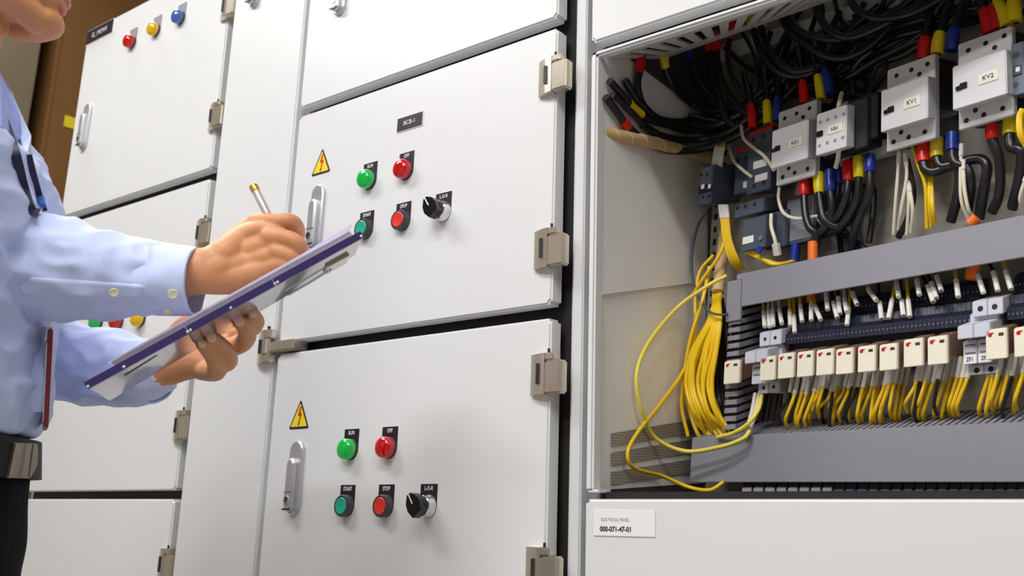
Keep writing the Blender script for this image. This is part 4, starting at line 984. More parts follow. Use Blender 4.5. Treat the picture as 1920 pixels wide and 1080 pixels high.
    wire('loose_wire', 'amber wire bowing out left of the thick yellow bundle', [(1330, 500, .07), (1318, 560, .09), (1296, 630, .10), (1283, 700, .10), (1278, 760, .10), (1290, 818, .09)], .0028, 'wire_y', (), None, 8, 10)
    wire('loose_wire', 'short pale yellow wire curving from the small fuse holder to the bundle foot', [(1428, 742, .08), (1422, 768, .10), (1402, 795, .112), (1375, 812, .112), (1345, 820, .105)], .0030, 'wire_ly', (), None, 10, 8)
    wire('loose_wire', 'yellow wire rising steeply from the spiral trunk at the upper left of the bundle', [(1368, 410, .07), (1362, 440, .075), (1348, 480, .08), (1320, 520, .085), (1302, 548, .085)], .0028, 'wire_y', (), None, 8, 8)
# ------------------------------------------------------------------ the clerk, clipboard, pen and lanyard
def limb(bm, pts, rad, seg=18, n=6, flat=None, ref=None):
    """tapered limb through pts with radii, rounded ends; flat = factor of the radius along ref"""
    m = len(pts); P3 = [Vector(p) for p in pts]
    path = crom(P3, n) if m > 2 else crom(P3, n * 2); k = len(path)
    rr = []
    for i in range(k):
        f = i / (k - 1) * (m - 1); a = min(int(f), m - 2); q = f - a; q = q * q * (3 - 2 * q); rr.append(rad[a] * (1 - q) + rad[a + 1] * q)
    T0 = (path[0] - path[1]).normalized(); T1 = (path[-1] - path[-2]).normalized()
    a0 = [path[0] + T0 * rr[0] * s for s in (.95, .8, .5)]; r0 = [rr[0] * math.sqrt(1 - s * s) for s in (.95, .8, .5)]
    a1 = [path[-1] + T1 * rr[-1] * s for s in (.5, .8, .95)]; r1 = [rr[-1] * math.sqrt(1 - s * s) for s in (.5, .8, .95)]
    path = a0 + path + a1; rr = r0 + rr + r1
    N = None; rings = []; K = len(path)
    for i in range(K):
        T = (path[min(i + 1, K - 1)] - path[max(i - 1, 0)]).normalized()
        if ref is not None: N = (Vector(ref) - Vector(ref).dot(T) * T).normalized()
        elif N is None: N = T.orthogonal().normalized()
        else: N = (N - N.dot(T) * T).normalized()
        B = T.cross(N); fl = flat if flat else 1
        rings.append([bm.verts.new(path[i] + (N * math.cos(2 * math.pi * j / seg) * fl + B * math.sin(2 * math.pi * j / seg)) * rr[i]) for j in range(seg)])
    for i in range(K - 1):
        for j in range(seg): bm.faces.new((rings[i][j], rings[i][(j + 1) % seg], rings[i + 1][(j + 1) % seg], rings[i + 1][j]))
    bm.faces.new(rings[0][::-1]); bm.faces.new(rings[-1])

def ell(bm, c, ax, rad, seg=24):
    t = bmesh.new(); bmesh.ops.create_uvsphere(t, u_segments=seg, v_segments=seg // 2, radius=1)
    c = Vector(c)
    for v in t.verts: v.co = c + ax[0] * v.co.x * rad[0] + ax[1] * v.co.y * rad[1] + ax[2] * v.co.z * rad[2]
    merge(bm, t)

def rings_solid(bm, rows, n=40):
    """rows: (centre, fwd vec*a, side vec*b, squareness)"""
    R = []
    for c, A, B, sq in rows:
        r = []
        for k in range(n):
            a = 2 * math.pi * k / n; ca, sa = math.cos(a), math.sin(a)
            f = lambda x: math.copysign(abs(x) ** sq, x)
            r.append(bm.verts.new(c + A * f(ca) + B * f(sa)))
        R.append(r)
    for i in range(len(R) - 1):
        for k in range(n): bm.faces.new((R[i][k], R[i][(k + 1) % n], R[i + 1][(k + 1) % n], R[i + 1][k]))
    bm.faces.new(R[0][::-1]); bm.faces.new(R[-1])

def voxel(name, bm, m, vox, L, parent, sm=4, disp=None, factor=.5):
    bmesh.ops.recalc_face_normals(bm, faces=bm.faces)
    me = bpy.data.meshes.new(name); bm.to_mesh(me); bm.free()
    o = bpy.data.objects.new(name, me); COL.objects.link(o)
    r = o.modifiers.new('r', 'REMESH'); r.mode = 'VOXEL'; r.voxel_size = vox
    s = o.modifiers.new('s', 'SMOOTH'); s.iterations = sm; s.factor = factor
    bpy.context.view_layer.update()
    me2 = bpy.data.meshes.new_from_object(o.evaluated_get(bpy.context.evaluated_depsgraph_get()))
    bpy.data.objects.remove(o); bpy.data.meshes.remove(me)
    n = len(me2.vertices); co = np.empty(n * 3, 'f'); me2.vertices.foreach_get('co', co); co = co.reshape(-1, 3)
    if disp is not None:
        no = np.empty(n * 3, 'f'); me2.vertices.foreach_get('normal', no); no = no.reshape(-1, 3)
        co = disp(co, no)
    co = co - np.array(L, 'f')
    me2.vertices.foreach_set('co', co.astype('f').ravel()); me2.update(); me2.name = name
    o = emit_me(name, me2, m, None, parent, True, 3.1)
    if parent is None: o.location = L
    return o

def proj_np(co):
    q = co - np.array(CAM)
    x = q @ np.array(_x); y = q @ np.array(_y); z = q @ np.array(_z)
    # rows of the lens frame: right, down, forward
    r = np.array([[_x.x, _y.x, _z.x], [_x.y, _y.y, _z.y], [_x.z, _y.z, _z.z]])
    c = np.stack([x, y, z], 1) @ r.T
    return PPX + FPX * c[:, 0] / c[:, 2], PPY + FPX * c[:, 1] / c[:, 2], c[:, 2]

def build_person():
    FD = Vector((.62, .785, 0)).normalized(); RD = Vector((FD.y, -FD.x, 0)); UP = Vector((0, 0, 1))
    E = Vector((.40, .917, 0)).normalized()
    ext = lambda a, b: math.sqrt((a * FD.dot(E)) ** 2 + (b * RD.dot(E)) ** 2)
    def ctr(px, py, a, b, t=1.04): return P(px, py, t) - E * ext(a, b)
    feet = ctr(45, 900, .12, .16); base = Vector((feet.x, feet.y, 0)); L = base
    root = Thing('person', 'person in a light blue long sleeved shirt and dark trousers writing on a clipboard', 'person', base)
    root.e.name = 'person'
    # --- head frame
    FH = Vector((.50, .866, 0)); FHp = (FH * math.cos(math.radians(3)) - UP * math.sin(math.radians(3))).normalized(); SH = Vector((FH.y, -FH.x, 0)); UH = SH.cross(FHp).normalized()
    chin = P(92, 58, 1.03)
    HC = chin - FHp * .078 + UH * .103
    Hh = lambda f, s, u: HC + FHp * f + SH * s + UH * u
    # --- torso shape shared by body and shirt
    rows = []
    for (px, py, a, b, sq) in ((52, 905, .105, .155, .9), (58, 850, .108, .158, .9), (58, 812, .118, .165, .9), (76, 775, .128, .172, .9), (79, 730, .128, .172, .9), (84, 660, .125, .170, .9), (91, 590, .124, .172, .88), (100, 500, .124, .182, .85),
                               (101, 420, .122, .192, .85), (99, 365, .115, .195, .82), (80, 325, .105, .190, .8), (58, 285, .092, .168, .8), (30, 240, .080, .125, .8)):
        rows.append((ctr(px, py, a, b), FD * a, RD * b, sq))
    def tor(k, grow): return [(c, A * k + A.normalized() * grow, B * k + B.normalized() * grow, sq) for c, A, B, sq in rows]
    shc = rows[-2][0]; SR = rows[-3][0] + RD * .165 + UP * .0; SL = rows[-3][0] - RD * .165
    neck0 = rows[-1][0] - UP * .03; neck1 = Hh(-.025, 0, -.07)
    # right arm (near), left arm (far)
    eR = P(-62, 505, .965); wR = P(372, 508, 1.025); eL = P(30, 655, 1.24); wL = P(282, 705, 1.185)
    px = lambda r, t: r * t / FPX
    b = BM()
    rings_solid(b, [(c, A * .86, B * .86, s) for c, A, B, s in rows], 32)
    limb(b, [neck0 - UP * .05, neck0.lerp(neck1, .5) + FH * .000, neck1 + FH * .010], [.062, .056, .056])
    limb(b, [SR - RD * .03, SR.lerp(eR, .5), eR], [.052, .046, .040]); limb(b, [eR, P(60, 508, .98), P(160, 516, 1.0), P(280, 522, 1.018), P(325, 516, 1.022), wR], [.040, .040, .037, .030, .0275, .0270])
    limb(b, [SL + RD * .03, SL.lerp(eL, .5), eL], [.052, .046, .038]); limb(b, [eL, eL.lerp(wL, .45), wL], [.038, .036, .024])
    # head
    AX = (FHp, SH, UH)
    ell(b, Hh(-.012, 0, .038), AX, (.097, .077, .092)); ell(b, Hh(.018, 0, -.012), AX, (.074, .066, .085)); ell(b, Hh(.036, 0, -.052), AX, (.056, .052, .048))
    for s in (-1, 1):
        limb(b, [Hh(-.004, .054 * s, -.03), Hh(.006, .053 * s, -.066), Hh(.040, .034 * s, -.088), Hh(.066, .012 * s, -.098)], [.018, .018, .018, .016])
        ell(b, Hh(.052, .036 * s, -.026), AX, (.028, .024, .024))
        ell(b, Hh(-.012, .077 * s, -.012), AX, (.016, .008, .031)); ell(b, Hh(-.018, .082 * s, .002), AX, (.013, .006, .014))
        ell(b, Hh(.076, .032 * s, .022), AX, (.014, .022, .008))
        ell(b, Hh(.104, .010 * s, -.040), AX, (.010, .009, .008))
    ell(b, Hh(.071, 0, -.095), AX, (.021, .026, .018)); ell(b, Hh(.070, 0, -.066), AX, (.020, .028, .020))
    limb(b, [Hh(.080, 0, .018), Hh(.098, 0, -.012), Hh(.110, 0, -.034)], [.010, .011, .013])
    # right hand: back of the hand towards the lens, fingers closed on the pen
    def hand(chains, dt=0.0):
        for ch in chains: limb(b, [P(x, y, t + dt * min(1, max(.4, (x - 340) / 120))) for x, y, t, r in ch], [px(r, t) for x, y, t, r in ch], 16, 5)
    RH = [[(365, 510, 1.0, 42), (385, 505, 1.004, 38), (430, 472, 1.01, 33), (462, 438, 1.012, 28), (486, 418, 1.012, 21)],
          [(370, 512, 1.0, 40), (400, 508, 1.0, 36), (460, 480, .998, 31), (505, 452, .996, 23)],
          [(370, 516, 1.0, 38), (385, 518, 1.0, 35), (430, 522, .994, 32), (480, 512, .99, 29), (520, 496, .988, 19)],
          [(400, 505, 1.01, 34), (470, 490, 1.01, 32), (515, 476, 1.01, 24)], [(430, 485, 1.006, 33), (472, 460, 1.006, 29), (500, 438, 1.004, 23)],
          [(420, 478, .999, 30), (456, 446, 1.001, 24), (488, 432, .999, 20), (512, 432, .997, 16)], [(430, 500, .996, 30), (470, 492, .992, 25), (500, 482, .990, 21), (532, 470, .990, 15)], [(470, 470, .995, 24), (505, 455, .993, 20)],
          [(484, 419, 1.010, 22.5), (518, 416, 1.002, 18), (545, 416, 1.006, 17), (557, 431, 1.024, 15.5), (557, 458, 1.042, 13), (553, 478, 1.050, 11)],
          [(508, 444, .992, 21), (540, 448, .990, 17.5), (560, 460, .994, 16.5), (562, 480, 1.012, 15), (555, 497, 1.03, 12)],
          [(519, 472, .988, 18.5), (542, 480, .988, 15.5), (553, 490, .995, 14), (549, 508, 1.012, 12)],
          [(522, 494, .986, 15), (538, 500, .988, 13.5), (545, 509, .998, 12), (540, 522, 1.01, 10)],
          [(410, 492, 1.035, 26), (462, 476, 1.060, 22), (505, 470, 1.072, 18), (538, 478, 1.068, 15), (551, 494, 1.058, 12)]]
    hand(RH, .052)
    for q in () if True else ([(440, 470, .9765, 4), (475, 448, .976, 4), (505, 436, .978, 7)], [(450, 494, .9735, 4), (485, 476, .972, 4), (515, 462, .974, 7)]):
        hand([q], .052)
    LH = [[(280, 702, 1.185, 31), (320, 690, 1.195, 32), (355, 680, 1.20, 32), (390, 682, 1.20, 27)],
          [(300, 690, 1.20, 30), (350, 668, 1.215, 32), (400, 660, 1.215, 28), (430, 645, 1.21, 22)],
          [(300, 680, 1.20, 26), (360, 650, 1.225, 26), (430, 622, 1.22, 20)],
          [(378, 694, 1.20, 19), (405, 697, 1.145, 18), (402, 676, 1.105, 14.5), (389, 657, 1.078, 13), (379, 645, 1.062, 12)],
          [(398, 680, 1.205, 19), (426, 680, 1.150, 17), (426, 661, 1.112, 15), (410, 643, 1.082, 14), (397, 633, 1.064, 13)],
          [(425, 655, 1.215, 18), (452, 645, 1.155, 17.5), (464, 631, 1.120, 16), (459, 614, 1.092, 14.5), (448, 603, 1.074, 13)],
          [(440, 628, 1.220, 16), (469, 618, 1.160, 15.5), (480, 606, 1.128, 15), (478, 596, 1.106, 14), (471, 588, 1.090, 13)],
          [(300, 690, 1.21, 22), (318, 648, 1.232, 21), (342, 614, 1.225, 18), (368, 598, 1.200, 15), (392, 594, 1.18, 12)]]
    hand(LH)
    hc = [([(497, 420), (520, 432), (545, 436), (560, 440)], 4, .0040, 0), ([(518, 452), (540, 468), (556, 478), (566, 482)], 4, .0036, 0), ([(534, 478), (538, 492), (541, 505)], 3.5, .003, 0),
          ([(425, 468), (460, 450), (500, 434)], 6, -.0016, 0), ([(430, 488), (470, 474), (508, 458)], 6, -.0018, 0), ([(440, 505), (480, 494), (515, 480)], 6, -.0012, 0), ([(486, 408), (490, 418)], 9, -.0015, 0), ([(508, 434), (512, 442)], 9, -.002, 0), ([(519, 462), (521, 470)], 8, -.0015, 0),
          ([(444, 478), (480, 462), (506, 447)], 5, .0014, 0), ([(450, 497), (486, 484), (514, 470)], 5, .0014, 0),
          ([(384, 640), (398, 656), (412, 672), (418, 690)], 3, .0036, 0), ([(398, 676), (408, 672)], 2.5, .0012, 0), ([(377, 690), (376, 704)], 3, .0014, 0), ([(458, 590), (466, 604), (474, 620)], 3, .0034, 0), ([(420, 626), (436, 640), (445, 655)], 5, .004, 0)]
    def body_disp(co, no):
        X, Y, Z = proj_np(co); vd = np.array(CAM) - co; vd /= np.linalg.norm(vd, axis=1)[:, None]; near = ((no * vd).sum(1) > .05); d = np.zeros(len(co), 'f')
        for pl, wd, dp, _ in hc:
            best = np.full(len(co), 1e9)
            for (ax, ay), (bx, by) in zip(pl, pl[1:]):
                vx, vy = bx - ax, by - ay; q = np.clip(((X - ax) * vx + (Y - ay) * vy) / (vx * vx + vy * vy), 0, 1)
                best = np.minimum(best, (X - ax - q * vx) ** 2 + (Y - ay - q * vy) ** 2)
            d -= dp * np.exp(-best / (wd * wd)) * near
        return co + no * d[:, None]
    body = voxel('body', b, 'skin', .0019, L, root.e, 4, body_disp)
    # finger nails
    for i, (x, y, t, r, ang) in enumerate(((473, 587, 1.081, 6.5, 70), (448, 601, 1.065, 7.5, 60), (396, 631, 1.055, 7.5, 50), (378, 643, 1.054, 6.5, 50))):
        c = P(x, y, t); v = (CAM - c).normalized(); d = (P(x - 5, y - 12, t) - c).normalized(); d = (d - d.dot(v) * v).normalized(); s = v.cross(d)
        b = BM(); ell(b, c, (d, s, v), (px(r * 1.5, t), px(r * 1.15, t), .0026), 16); o = root.sub(body, 'fingernail', b, 'nail')
    # eyes, brows, lips, hair
    for s in (-1, 1):
        b = BM(); ell(b, Hh(.074, .031 * s, .004), AX, (.0125, .0125, .0125), 16); root.sub(body, 'eye', b, 'white')
        b = BM(); ell(b, Hh(.0835, .031 * s, .003), AX, (.0035, .006, .006), 12); root.sub(body, 'iris', b, 'knob')
        b = BM(); limb(b, [Hh(.088, .014 * s, .030), Hh(.086, .032 * s, .036), Hh(.072, .052 * s, .031)], [.0025, .0035, .002], 8); root.sub(body, 'eyebrow', b, 'hair')
    b = BM(); limb(b, [Hh(.075, -.024, -.067), Hh(.0855, -.010, -.0635), Hh(.087, 0, -.065), Hh(.0855, .010, -.0635), Hh(.075, .024, -.067)], [.002, .0055, .0055, .0055, .002], 10)
    limb(b, [Hh(.075, -.022, -.069), Hh(.0825, -.010, -.0735), Hh(.0845, 0, -.0745), Hh(.0825, .010, -.0735), Hh(.075, .022, -.069)], [.002, .005, .0058, .005, .002], 10); root.sub(body, 'lips', b, 'lip')
    b = BM(); ell(b, Hh(-.020, 0, .050), AX, (.103, .084, .094)); ell(b, Hh(-.05, 0, .0), AX, (.072, .078, .075)); ell(b, Hh(.045, 0, .105), AX, (.05, .06, .03))
    voxel('hair', b, 'hair', .004, L, root.e, 3)
    # --- shirt
    b = BM()
    rings_solid(b, tor(1.0, .004)[2:], 48)
    sh = lambda pts, rad: limb(b, pts, rad, 24, 8)
    sh([SR - RD * .05, SR + RD * .01, SR.lerp(eR, .5), P(-78, 480, .965), P(-30, 492, .968)], [.075, .078, .070, .068, .066])
    sh([P(-60, 490, .965), P(10, 494, .975), P(80, 500, .985), P(135, 504, .995), P(190, 512, 1.004), P(240, 520, 1.012), P(278, 523, 1.017)], [.060, .0625, .0545, .0535, .0490, .0420, .0385])
    sh([SL + RD * .05, SL - RD * .0, SL.lerp(eL, .5), eL], [.075, .074, .066, .058])
    sh([eL, P(90, 670, 1.235), P(150, 680, 1.225), P(215, 692, 1.21), P(262, 700, 1.195)], [.058, .0525, .0490, .0480, .0420])
    creases = [([(150, 414), (200, 440), (240, 460), (272, 466)], 6.5, .0095), ([(160, 452), (205, 466), (245, 480), (272, 480)], 7, .0090), ([(8, 470), (60, 440), (100, 412), (110, 400)], 12, .015), ([(50, 510), (90, 470), (130, 440)], 10, .009),
               ([(60, 545), (110, 512), (160, 500), (210, 505)], 9, .008), ([(180, 540), (215, 522), (250, 512), (272, 508)], 7, .006), ([(0, 440), (25, 410), (47, 395)], 8, .008), ([(165, 478), (185, 500), (225, 495)], 6, .003),
               ([(100, 530), (160, 545), (200, 545)], 5, .003), ([(210, 560), (245, 548), (272, 556)], 6, .003),
               ([(66, 610), (72, 680), (74, 740), (78, 768)], 5, .008), ([(20, 800), (50, 785), (78, 762)], 6, .008), ([(28, 770), (45, 745), (70, 740)], 7, .006), ([(40, 640), (60, 700), (62, 760)], 10, .006),
               ([(95, 700), (150, 698), (195, 695)], 4, .006), ([(110, 640), (150, 655), (180, 650)], 8, .004), ([(180, 640), (200, 660), (215, 690)], 6, .003), ([(120, 742), (180, 720), (240, 715)], 6, .004),
               ([(58, 300), (70, 340), (78, 372), (82, 410)], 4, .004), ([(0, 250), (30, 320), (40, 380)], 10, .004), ([(10, 330), (30, 380), (55, 400)], 9, .006)]
    def shirt_disp(co, no):
        X, Y, Z = proj_np(co); near = ((no @ np.array(CAM - Vector((-1, -.5, 1.3)))) > -.15)
        d = np.zeros(len(co), 'f')
        for pl, wd, dp in creases:
            best = np.full(len(co), 1e9)
            for (ax, ay), (bx, by) in zip(pl, pl[1:]):
                vx, vy = bx - ax, by - ay; q = np.clip(((X - ax) * vx + (Y - ay) * vy) / (vx * vx + vy * vy), 0, 1)
                best = np.minimum(best, (X - ax - q * vx) ** 2 + (Y - ay - q * vy) ** 2)
            d -= dp * (np.exp(-best / (wd * wd)) - .45 * np.exp(-best / (wd * wd * 6))) * near
        for i in range(len(co)):
            v = co[i]; k = noise.noise(Vector((v[0] * 14 + 3 * v[2], v[1] * 14, v[2] * 20))); k2 = noise.noise(Vector((v[0] * 30, v[1] * 30 + 5, v[2] * 46 + 12 * v[0])))
            d[i] += .0060 * (1 - 2.4 * abs(k)) * .8 + .0030 * (1 - 2.4 * abs(k2))
        return co + no * d[:, None]
    shirt = voxel('shirt', b, 'shirt', .0036, L, root.e, 6, shirt_disp)
    from mathutils.bvhtree import BVHTree
    def bvh_of(objs):
        vs, ps = [], []
        for o in objs:
            k = len(vs); vs += [v.co + L for v in o.data.vertices]; ps += [tuple(k + i for i in p.vertices) for p in o.data.polygons]
        return BVHTree.FromPolygons(vs, ps)
    BV = [bvh_of([shirt])]
    def hit(x, y, t, lift=.002):
        r = ray(x, y); h = BV[0].ray_cast(CAM, r.normalized(), 3)
        if h[0] is None: return P(x, y, t)
        return h[0] - r.normalized() * lift
    def hit_t(x, y, t):
        h = BV[0].ray_cast(CAM, ray(x, y).normalized(), 3)
        return t if h[0] is None else (h[0] - CAM).length / ray(x, y).length
    def drape(name, top, bot, m, lift=.0016, th=.0010, nu=40, nv=8, t=1.0):
        """cloth piece between two pixel outlines, laid on the shirt"""
        def along(pl, f):
            f *= len(pl) - 1; i = min(int(f), len(pl) - 2); q = f - i; return pl[i][0] * (1 - q) + pl[i + 1][0] * q, pl[i][1] * (1 - q) + pl[i + 1][1] * q
        b = BM(); G = []
        for i in range(nu + 1):
            (ax, ay), (bx, by) = along(top, i / nu), along(bot, i / nu); row = []
            for j in range(nv + 1):
                f = j / nv; edge = (0 < j < nv) and (0 < i < nu)
                row.append(hit(ax + (bx - ax) * f, ay + (by - ay) * f, t, lift if edge else -.0012))
            G.append(row)
        V = [[b.verts.new(p) for p in row] for row in G]
        for i in range(nu):
            for j in range(nv): b.faces.new((V[i][j], V[i][j + 1], V[i + 1][j + 1], V[i + 1][j]))
        return root.sub(shirt, name, b, m, True, None, 3.1)
    # cuffs: a sleeve end each, open at the wrist
    def cuff(a, c, r0, r1, tip=0):
        t = (c - a).normalized(); ref = UP; N = (ref - ref.dot(t) * t).normalized(); B = t.cross(N); b = BM(); R = []
        prof = [(0, r0, 0), (.25, r0 * 1.02, 0), (.6, (r0 + r1) / 2 * 1.02, 0), (.94, r1 * 1.01, 0), (1.0, r1, 0), (1.0, r1 - .0022, 1), (.5, r1 - .003, 1), (0, r0 - .004, 1)]
        for s, r, _ in prof:
            ring = []
            for k in range(40):
                an = 2 * math.pi * k / 40; w = 1 + .018 * math.sin(3 * an + 1 + s * 2) + .010 * math.sin(7 * an + s * 5)
                ring.append(b.verts.new(a.lerp(c, s) + (N * math.cos(an) + B * math.sin(an)) * r * w))
            R.append(ring)
        for i in range(len(R) - 1):
            for k in range(40): b.faces.new((R[i][k], R[i][(k + 1) % 40], R[i + 1][(k + 1) % 40], R[i + 1][k]))
        bmesh.ops.subdivide_edges(b, edges=b.edges[:], cuts=1, use_grid_fill=True)
        for v in b.verts: v.co += (v.co - a.lerp(c, .5)).normalized() * (.0012 * noise.noise(v.co * 60))
        return root.sub(shirt, 'cuff', b, 'shirt')
    cf = cuff(P(270, 523, 1.016), P(368, 527, 1.024), .0402, .0382)
    cuff(P(252, 697, 1.198), P(292, 703, 1.184), .0430, .0370)
    # cuff overlap flap, sleeve placket and buttons
    def patch(name, poly, t0, t1, m, th=.0014, bow=.0):
        """thin cloth strip lying on the sleeve: pixel outline with distances"""
        b = BM(); pts = [P(x, y, t) for x, y, t in poly]; n = (CAM - pts[0]).normalized() * th
        prism(b, pts, n); return root.sub(shirt, name, b, m, False)
    def strip(name, c0, c1, r0, r1, a0, a1, m, s0=0, s1=1, point=False):
        """cloth strip wrapped on a sleeve cone between two angles"""
        t = (c1 - c0).normalized(); N = (UP - UP.dot(t) * t).normalized(); B = t.cross(N); b = BM(); G = []
        v = (CAM - c0); 
        if B.dot(v) < 0: B = -B
        for i in range(25):
            s = s0 + (s1 - s0) * i / 24; row = []
            for j in range(9):
                f = j / 8 - .5; wd = 1.0
                if point: wd = min(1, i / 4)
                an = (a0 + a1) / 2 + (a1 - a0) * f * wd
                r = r0 + (r1 - r0) * s + (.0012 if 0 < j < 8 else 0) + .0008 * math.sin(i * .9 + j)
                row.append(b.verts.new(c0.lerp(c1, s) + (N * math.cos(an) + B * math.sin(an)) * r))
            G.append(row)
        for i in range(24):
            for j in range(8): b.faces.new((G[i][j], G[i][j + 1], G[i + 1][j + 1], G[i + 1][j]))
        return root.sub(shirt, name, b, m)
    BV[0] = bvh_of([shirt, cf])
    drape('sleeve_placket', [(36, 537), (60, 517), (150, 523), (274, 533)], [(38, 545), (52, 562), (150, 567), (274, 562)], 'shirt', .0022)
    drape('cuff_flap', [(271, 458), (320, 459), (350, 461), (369, 464)], [(271, 560), (310, 574), (345, 573), (370, 545)], 'shirt', .0024, .0012, 40, 16)
    BV[0] = bvh_of([shirt, cf])
    for (x, y, t, r, m) in ((214, 548, .966, 8, 1), (324, 551, .984, 9, 1), (314, 583, .998, 8, 1)):
        c = hit(x, y, t, .0040 if y < 570 else .0012); v = (CAM - c).normalized(); v = (v + Vector((0, 0, -.2 if y < 570 else -.7))).normalized()
        b = BM(); R_ = px(r, t); lathe(b, c, v, [(0, R_ * .8), (.0012, R_), (.0022, R_ * .96), (.0024, R_ * .78), (.0017, R_ * .70), (.0017, .0003)], 20); root.sub(shirt, 'shirt_button', b, 'button_shirt')
    # front placket and collar
    def ribbon(pts, wid, th, nrm=None, lift=.004):
        b = BM(); path = crom([hit(p[0], p[1], p[2], lift) for p in pts], 8); K = len(path); A = []
        for i in range(K):
            T = (path[min(i + 1, K - 1)] - path[max(i - 1, 0)]).normalized(); v = (nrm or (CAM - path[i])).normalized(); S = T.cross(v).normalized(); v2 = S.cross(T).normalized()
            w = wid[min(int(i / K * len(wid)), len(wid) - 1)] if isinstance(wid, list) else wid
            A.append([b.verts.new(path[i] + S * w * a + v2 * th * c) for a, c in ((-1, -1), (1, -1), (1, 1), (-1, 1))])
        for i in range(K - 1):
            for k in range(4): b.faces.new((A[i][k], A[i][(k + 1) % 4], A[i + 1][(k + 1) % 4], A[i + 1][k]))
        b.faces.new(A[0][::-1]); b.faces.new(A[-1]); return b
    b = ribbon([(82, 612, 1.01), (76, 660, 1.008), (70, 720, 1.006), (68, 772, 1.006)], .0080, .0012, None, .002); root.sub(shirt, 'front_placket', b, 'shirt')
    def collar(poly, m, th=.002, lift=.003):
        b = BM(); pts = [hit(p[0], p[1], p[2], lift) for p in poly]; prism(b, pts, (CAM - pts[0]).normalized() * th); bmesh.ops.bevel(b, geom=b.edges[:], offset=.0008, segments=2, affect='EDGES'); return root.sub(shirt, 'collar', b, m, False)
    collar([(-70, 85, 1.00), (-20, 100, 1.0), (0, 136, 1.0), (20, 178, 1.0), (37, 215, 1.0), (42, 262, 1.0), (30, 262, 1.0), (5, 240, .995), (-40, 205, .99), (-80, 150, .99)], 'shirt_in')
    collar([(-10, 118, 1.03), (22, 172, 1.03), (40, 215, 1.02), (59, 254, 1.005), (58, 281, 1.0), (48, 303, 1.0), (41, 272, 1.0), (36, 240, 1.01), (0, 170, 1.03)], 'shirt')
    # --- trousers, belt, shoes
    b = BM(); wz = rows[0][0]
    rr = [(rows[0][0] + UP * .01, FD * .104, RD * .155, .9), (rows[0][0] - UP * .08, FD * .112, RD * .168, .9), (rows[0][0] - UP * .18, FD * .112, RD * .172, .9), (rows[0][0] - UP * .26, FD * .108, RD * .170, .9)]
    rings_solid(b, rr)
    for s in (-1, 1):
        hip = wz - UP * .17 + RD * .085 * s; knee = Vector((wz.x, wz.y, .52)) + RD * .10 * s + FD * .015; an = Vector((wz.x, wz.y, .09)) + RD * .11 * s - FD * .01
        limb(b, [hip, hip.lerp(knee, .5), knee, knee.lerp(an, .5), an], [.098, .088, .068, .066, .062], 22)
    def tdisp(co, no):
        for i in range(len(co)):
            v = co[i]; co[i] += no[i] * (.006 * noise.noise(Vector((v[0] * 9, v[1] * 9, v[2] * 14))))
        return co
    voxel('trousers', b, 'trouser', .007, L, root.e, 3, tdisp)
    b = BM(); c0, A0, B0, s0 = rows[0]; c1, A1, B1, s1 = rows[1]
    zt = P(30, 826, 1.03).z; zb = P(30, 898, 1.03).z
    def bring(z, g): k = (z - c0.z) / (c1.z - c0.z); c = c0.lerp(c1, k); return (Vector((c.x, c.y, z)), A0.normalized() * (.107 + g), B0.normalized() * (.157 + g), .9)
    rings_solid(b, [bring(zb, .006), bring(zb, .010), bring(zt, .010), bring(zt, .006)], 60); belt = root.part('belt', b, 'belt')
    b = BM(); q = [(28, 830, .965), (73, 832, 1.0), (74, 850, 1.0), (71, 875, 1.0), (59, 897, .99), (14, 896, .955)]
    pts = [P(*p) for p in q]; prism(b, pts, (pts[1] - pts[0]).cross(pts[-1] - pts[0]).normalized() * .006); bmesh.ops.bevel(b, geom=b.edges[:], offset=.0015, segments=2, affect='EDGES'); bk = root.sub(belt, 'buckle', b, 'buckle')
    b = BM(); u = (CAM - pts[0]).normalized() * .0068
    prism(b, [P(60, 833, .99) + u, P(63, 833, .992) + u, P(55, 894, .985) + u, P(52, 894, .983) + u], u * .06); root.sub(belt, 'buckle_bar', b, 'handle_dark')
    for s in (-1, 1):
        f = Vector((wz.x, wz.y, 0)) + RD * .11 * s
        b = BM(); limb(b, [f - FD * .07 + UP * .045, f + FD * .02 + UP * .045, f + FD * .12 + UP * .032, f + FD * .19 + UP * .028], [.040, .044, .036, .026], 20)
        for v in b.verts: v.co.z = max(v.co.z, .012)
        sh_ = root.part('shoe', b, 'shoe')
        b = BM(); limb(b, [f - FD * .07 + UP * .012, f + FD * .06 + UP * .012, f + FD * .19 + UP * .012], [.042, .047, .036], 20, 6, .28, UP)
        for v in b.verts: v.co.z = max(0.0, min(v.co.z, .02))
        root.sub(sh_, 'sole', b, 'sole')
    # --- clipboard
    tA, tB, tC, tD = .93, 1.015, 1.095, 1.165
    A, B_, C_, D_ = P(163, 727, tA), P(681, 442, tB), P(205, 752, tC), P(667, 478, tD)
    up = (B_ - A).cross(C_ - A).normalized(); up = up if up.z > 0 else -up
    t = Thing('clipboard', 'indigo edged clipboard held in both hands, its glossy grey underside showing', 'clipboard', A)
    def slab(a, b2, c, d, th, name, m, bev=.0008, parent=None):
        bb = BM(); prism(bb, [a, b2, d, c], up * th)
        if bev: bmesh.ops.bevel(bb, geom=bb.edges[:], offset=bev, segments=2, affect='EDGES')
        return t.part(name, bb, m) if parent is None else t.sub(parent, name, bb, m)
    bil = lambda u, v: A.lerp(B_, u).lerp(C_.lerp(D_, u), v)
    bd = slab(bil(0, .02), bil(1, .02), bil(0, 1), bil(1, 1), .0035, 'board', 'board_under')
    e1 = bb = BM(); dn = -up
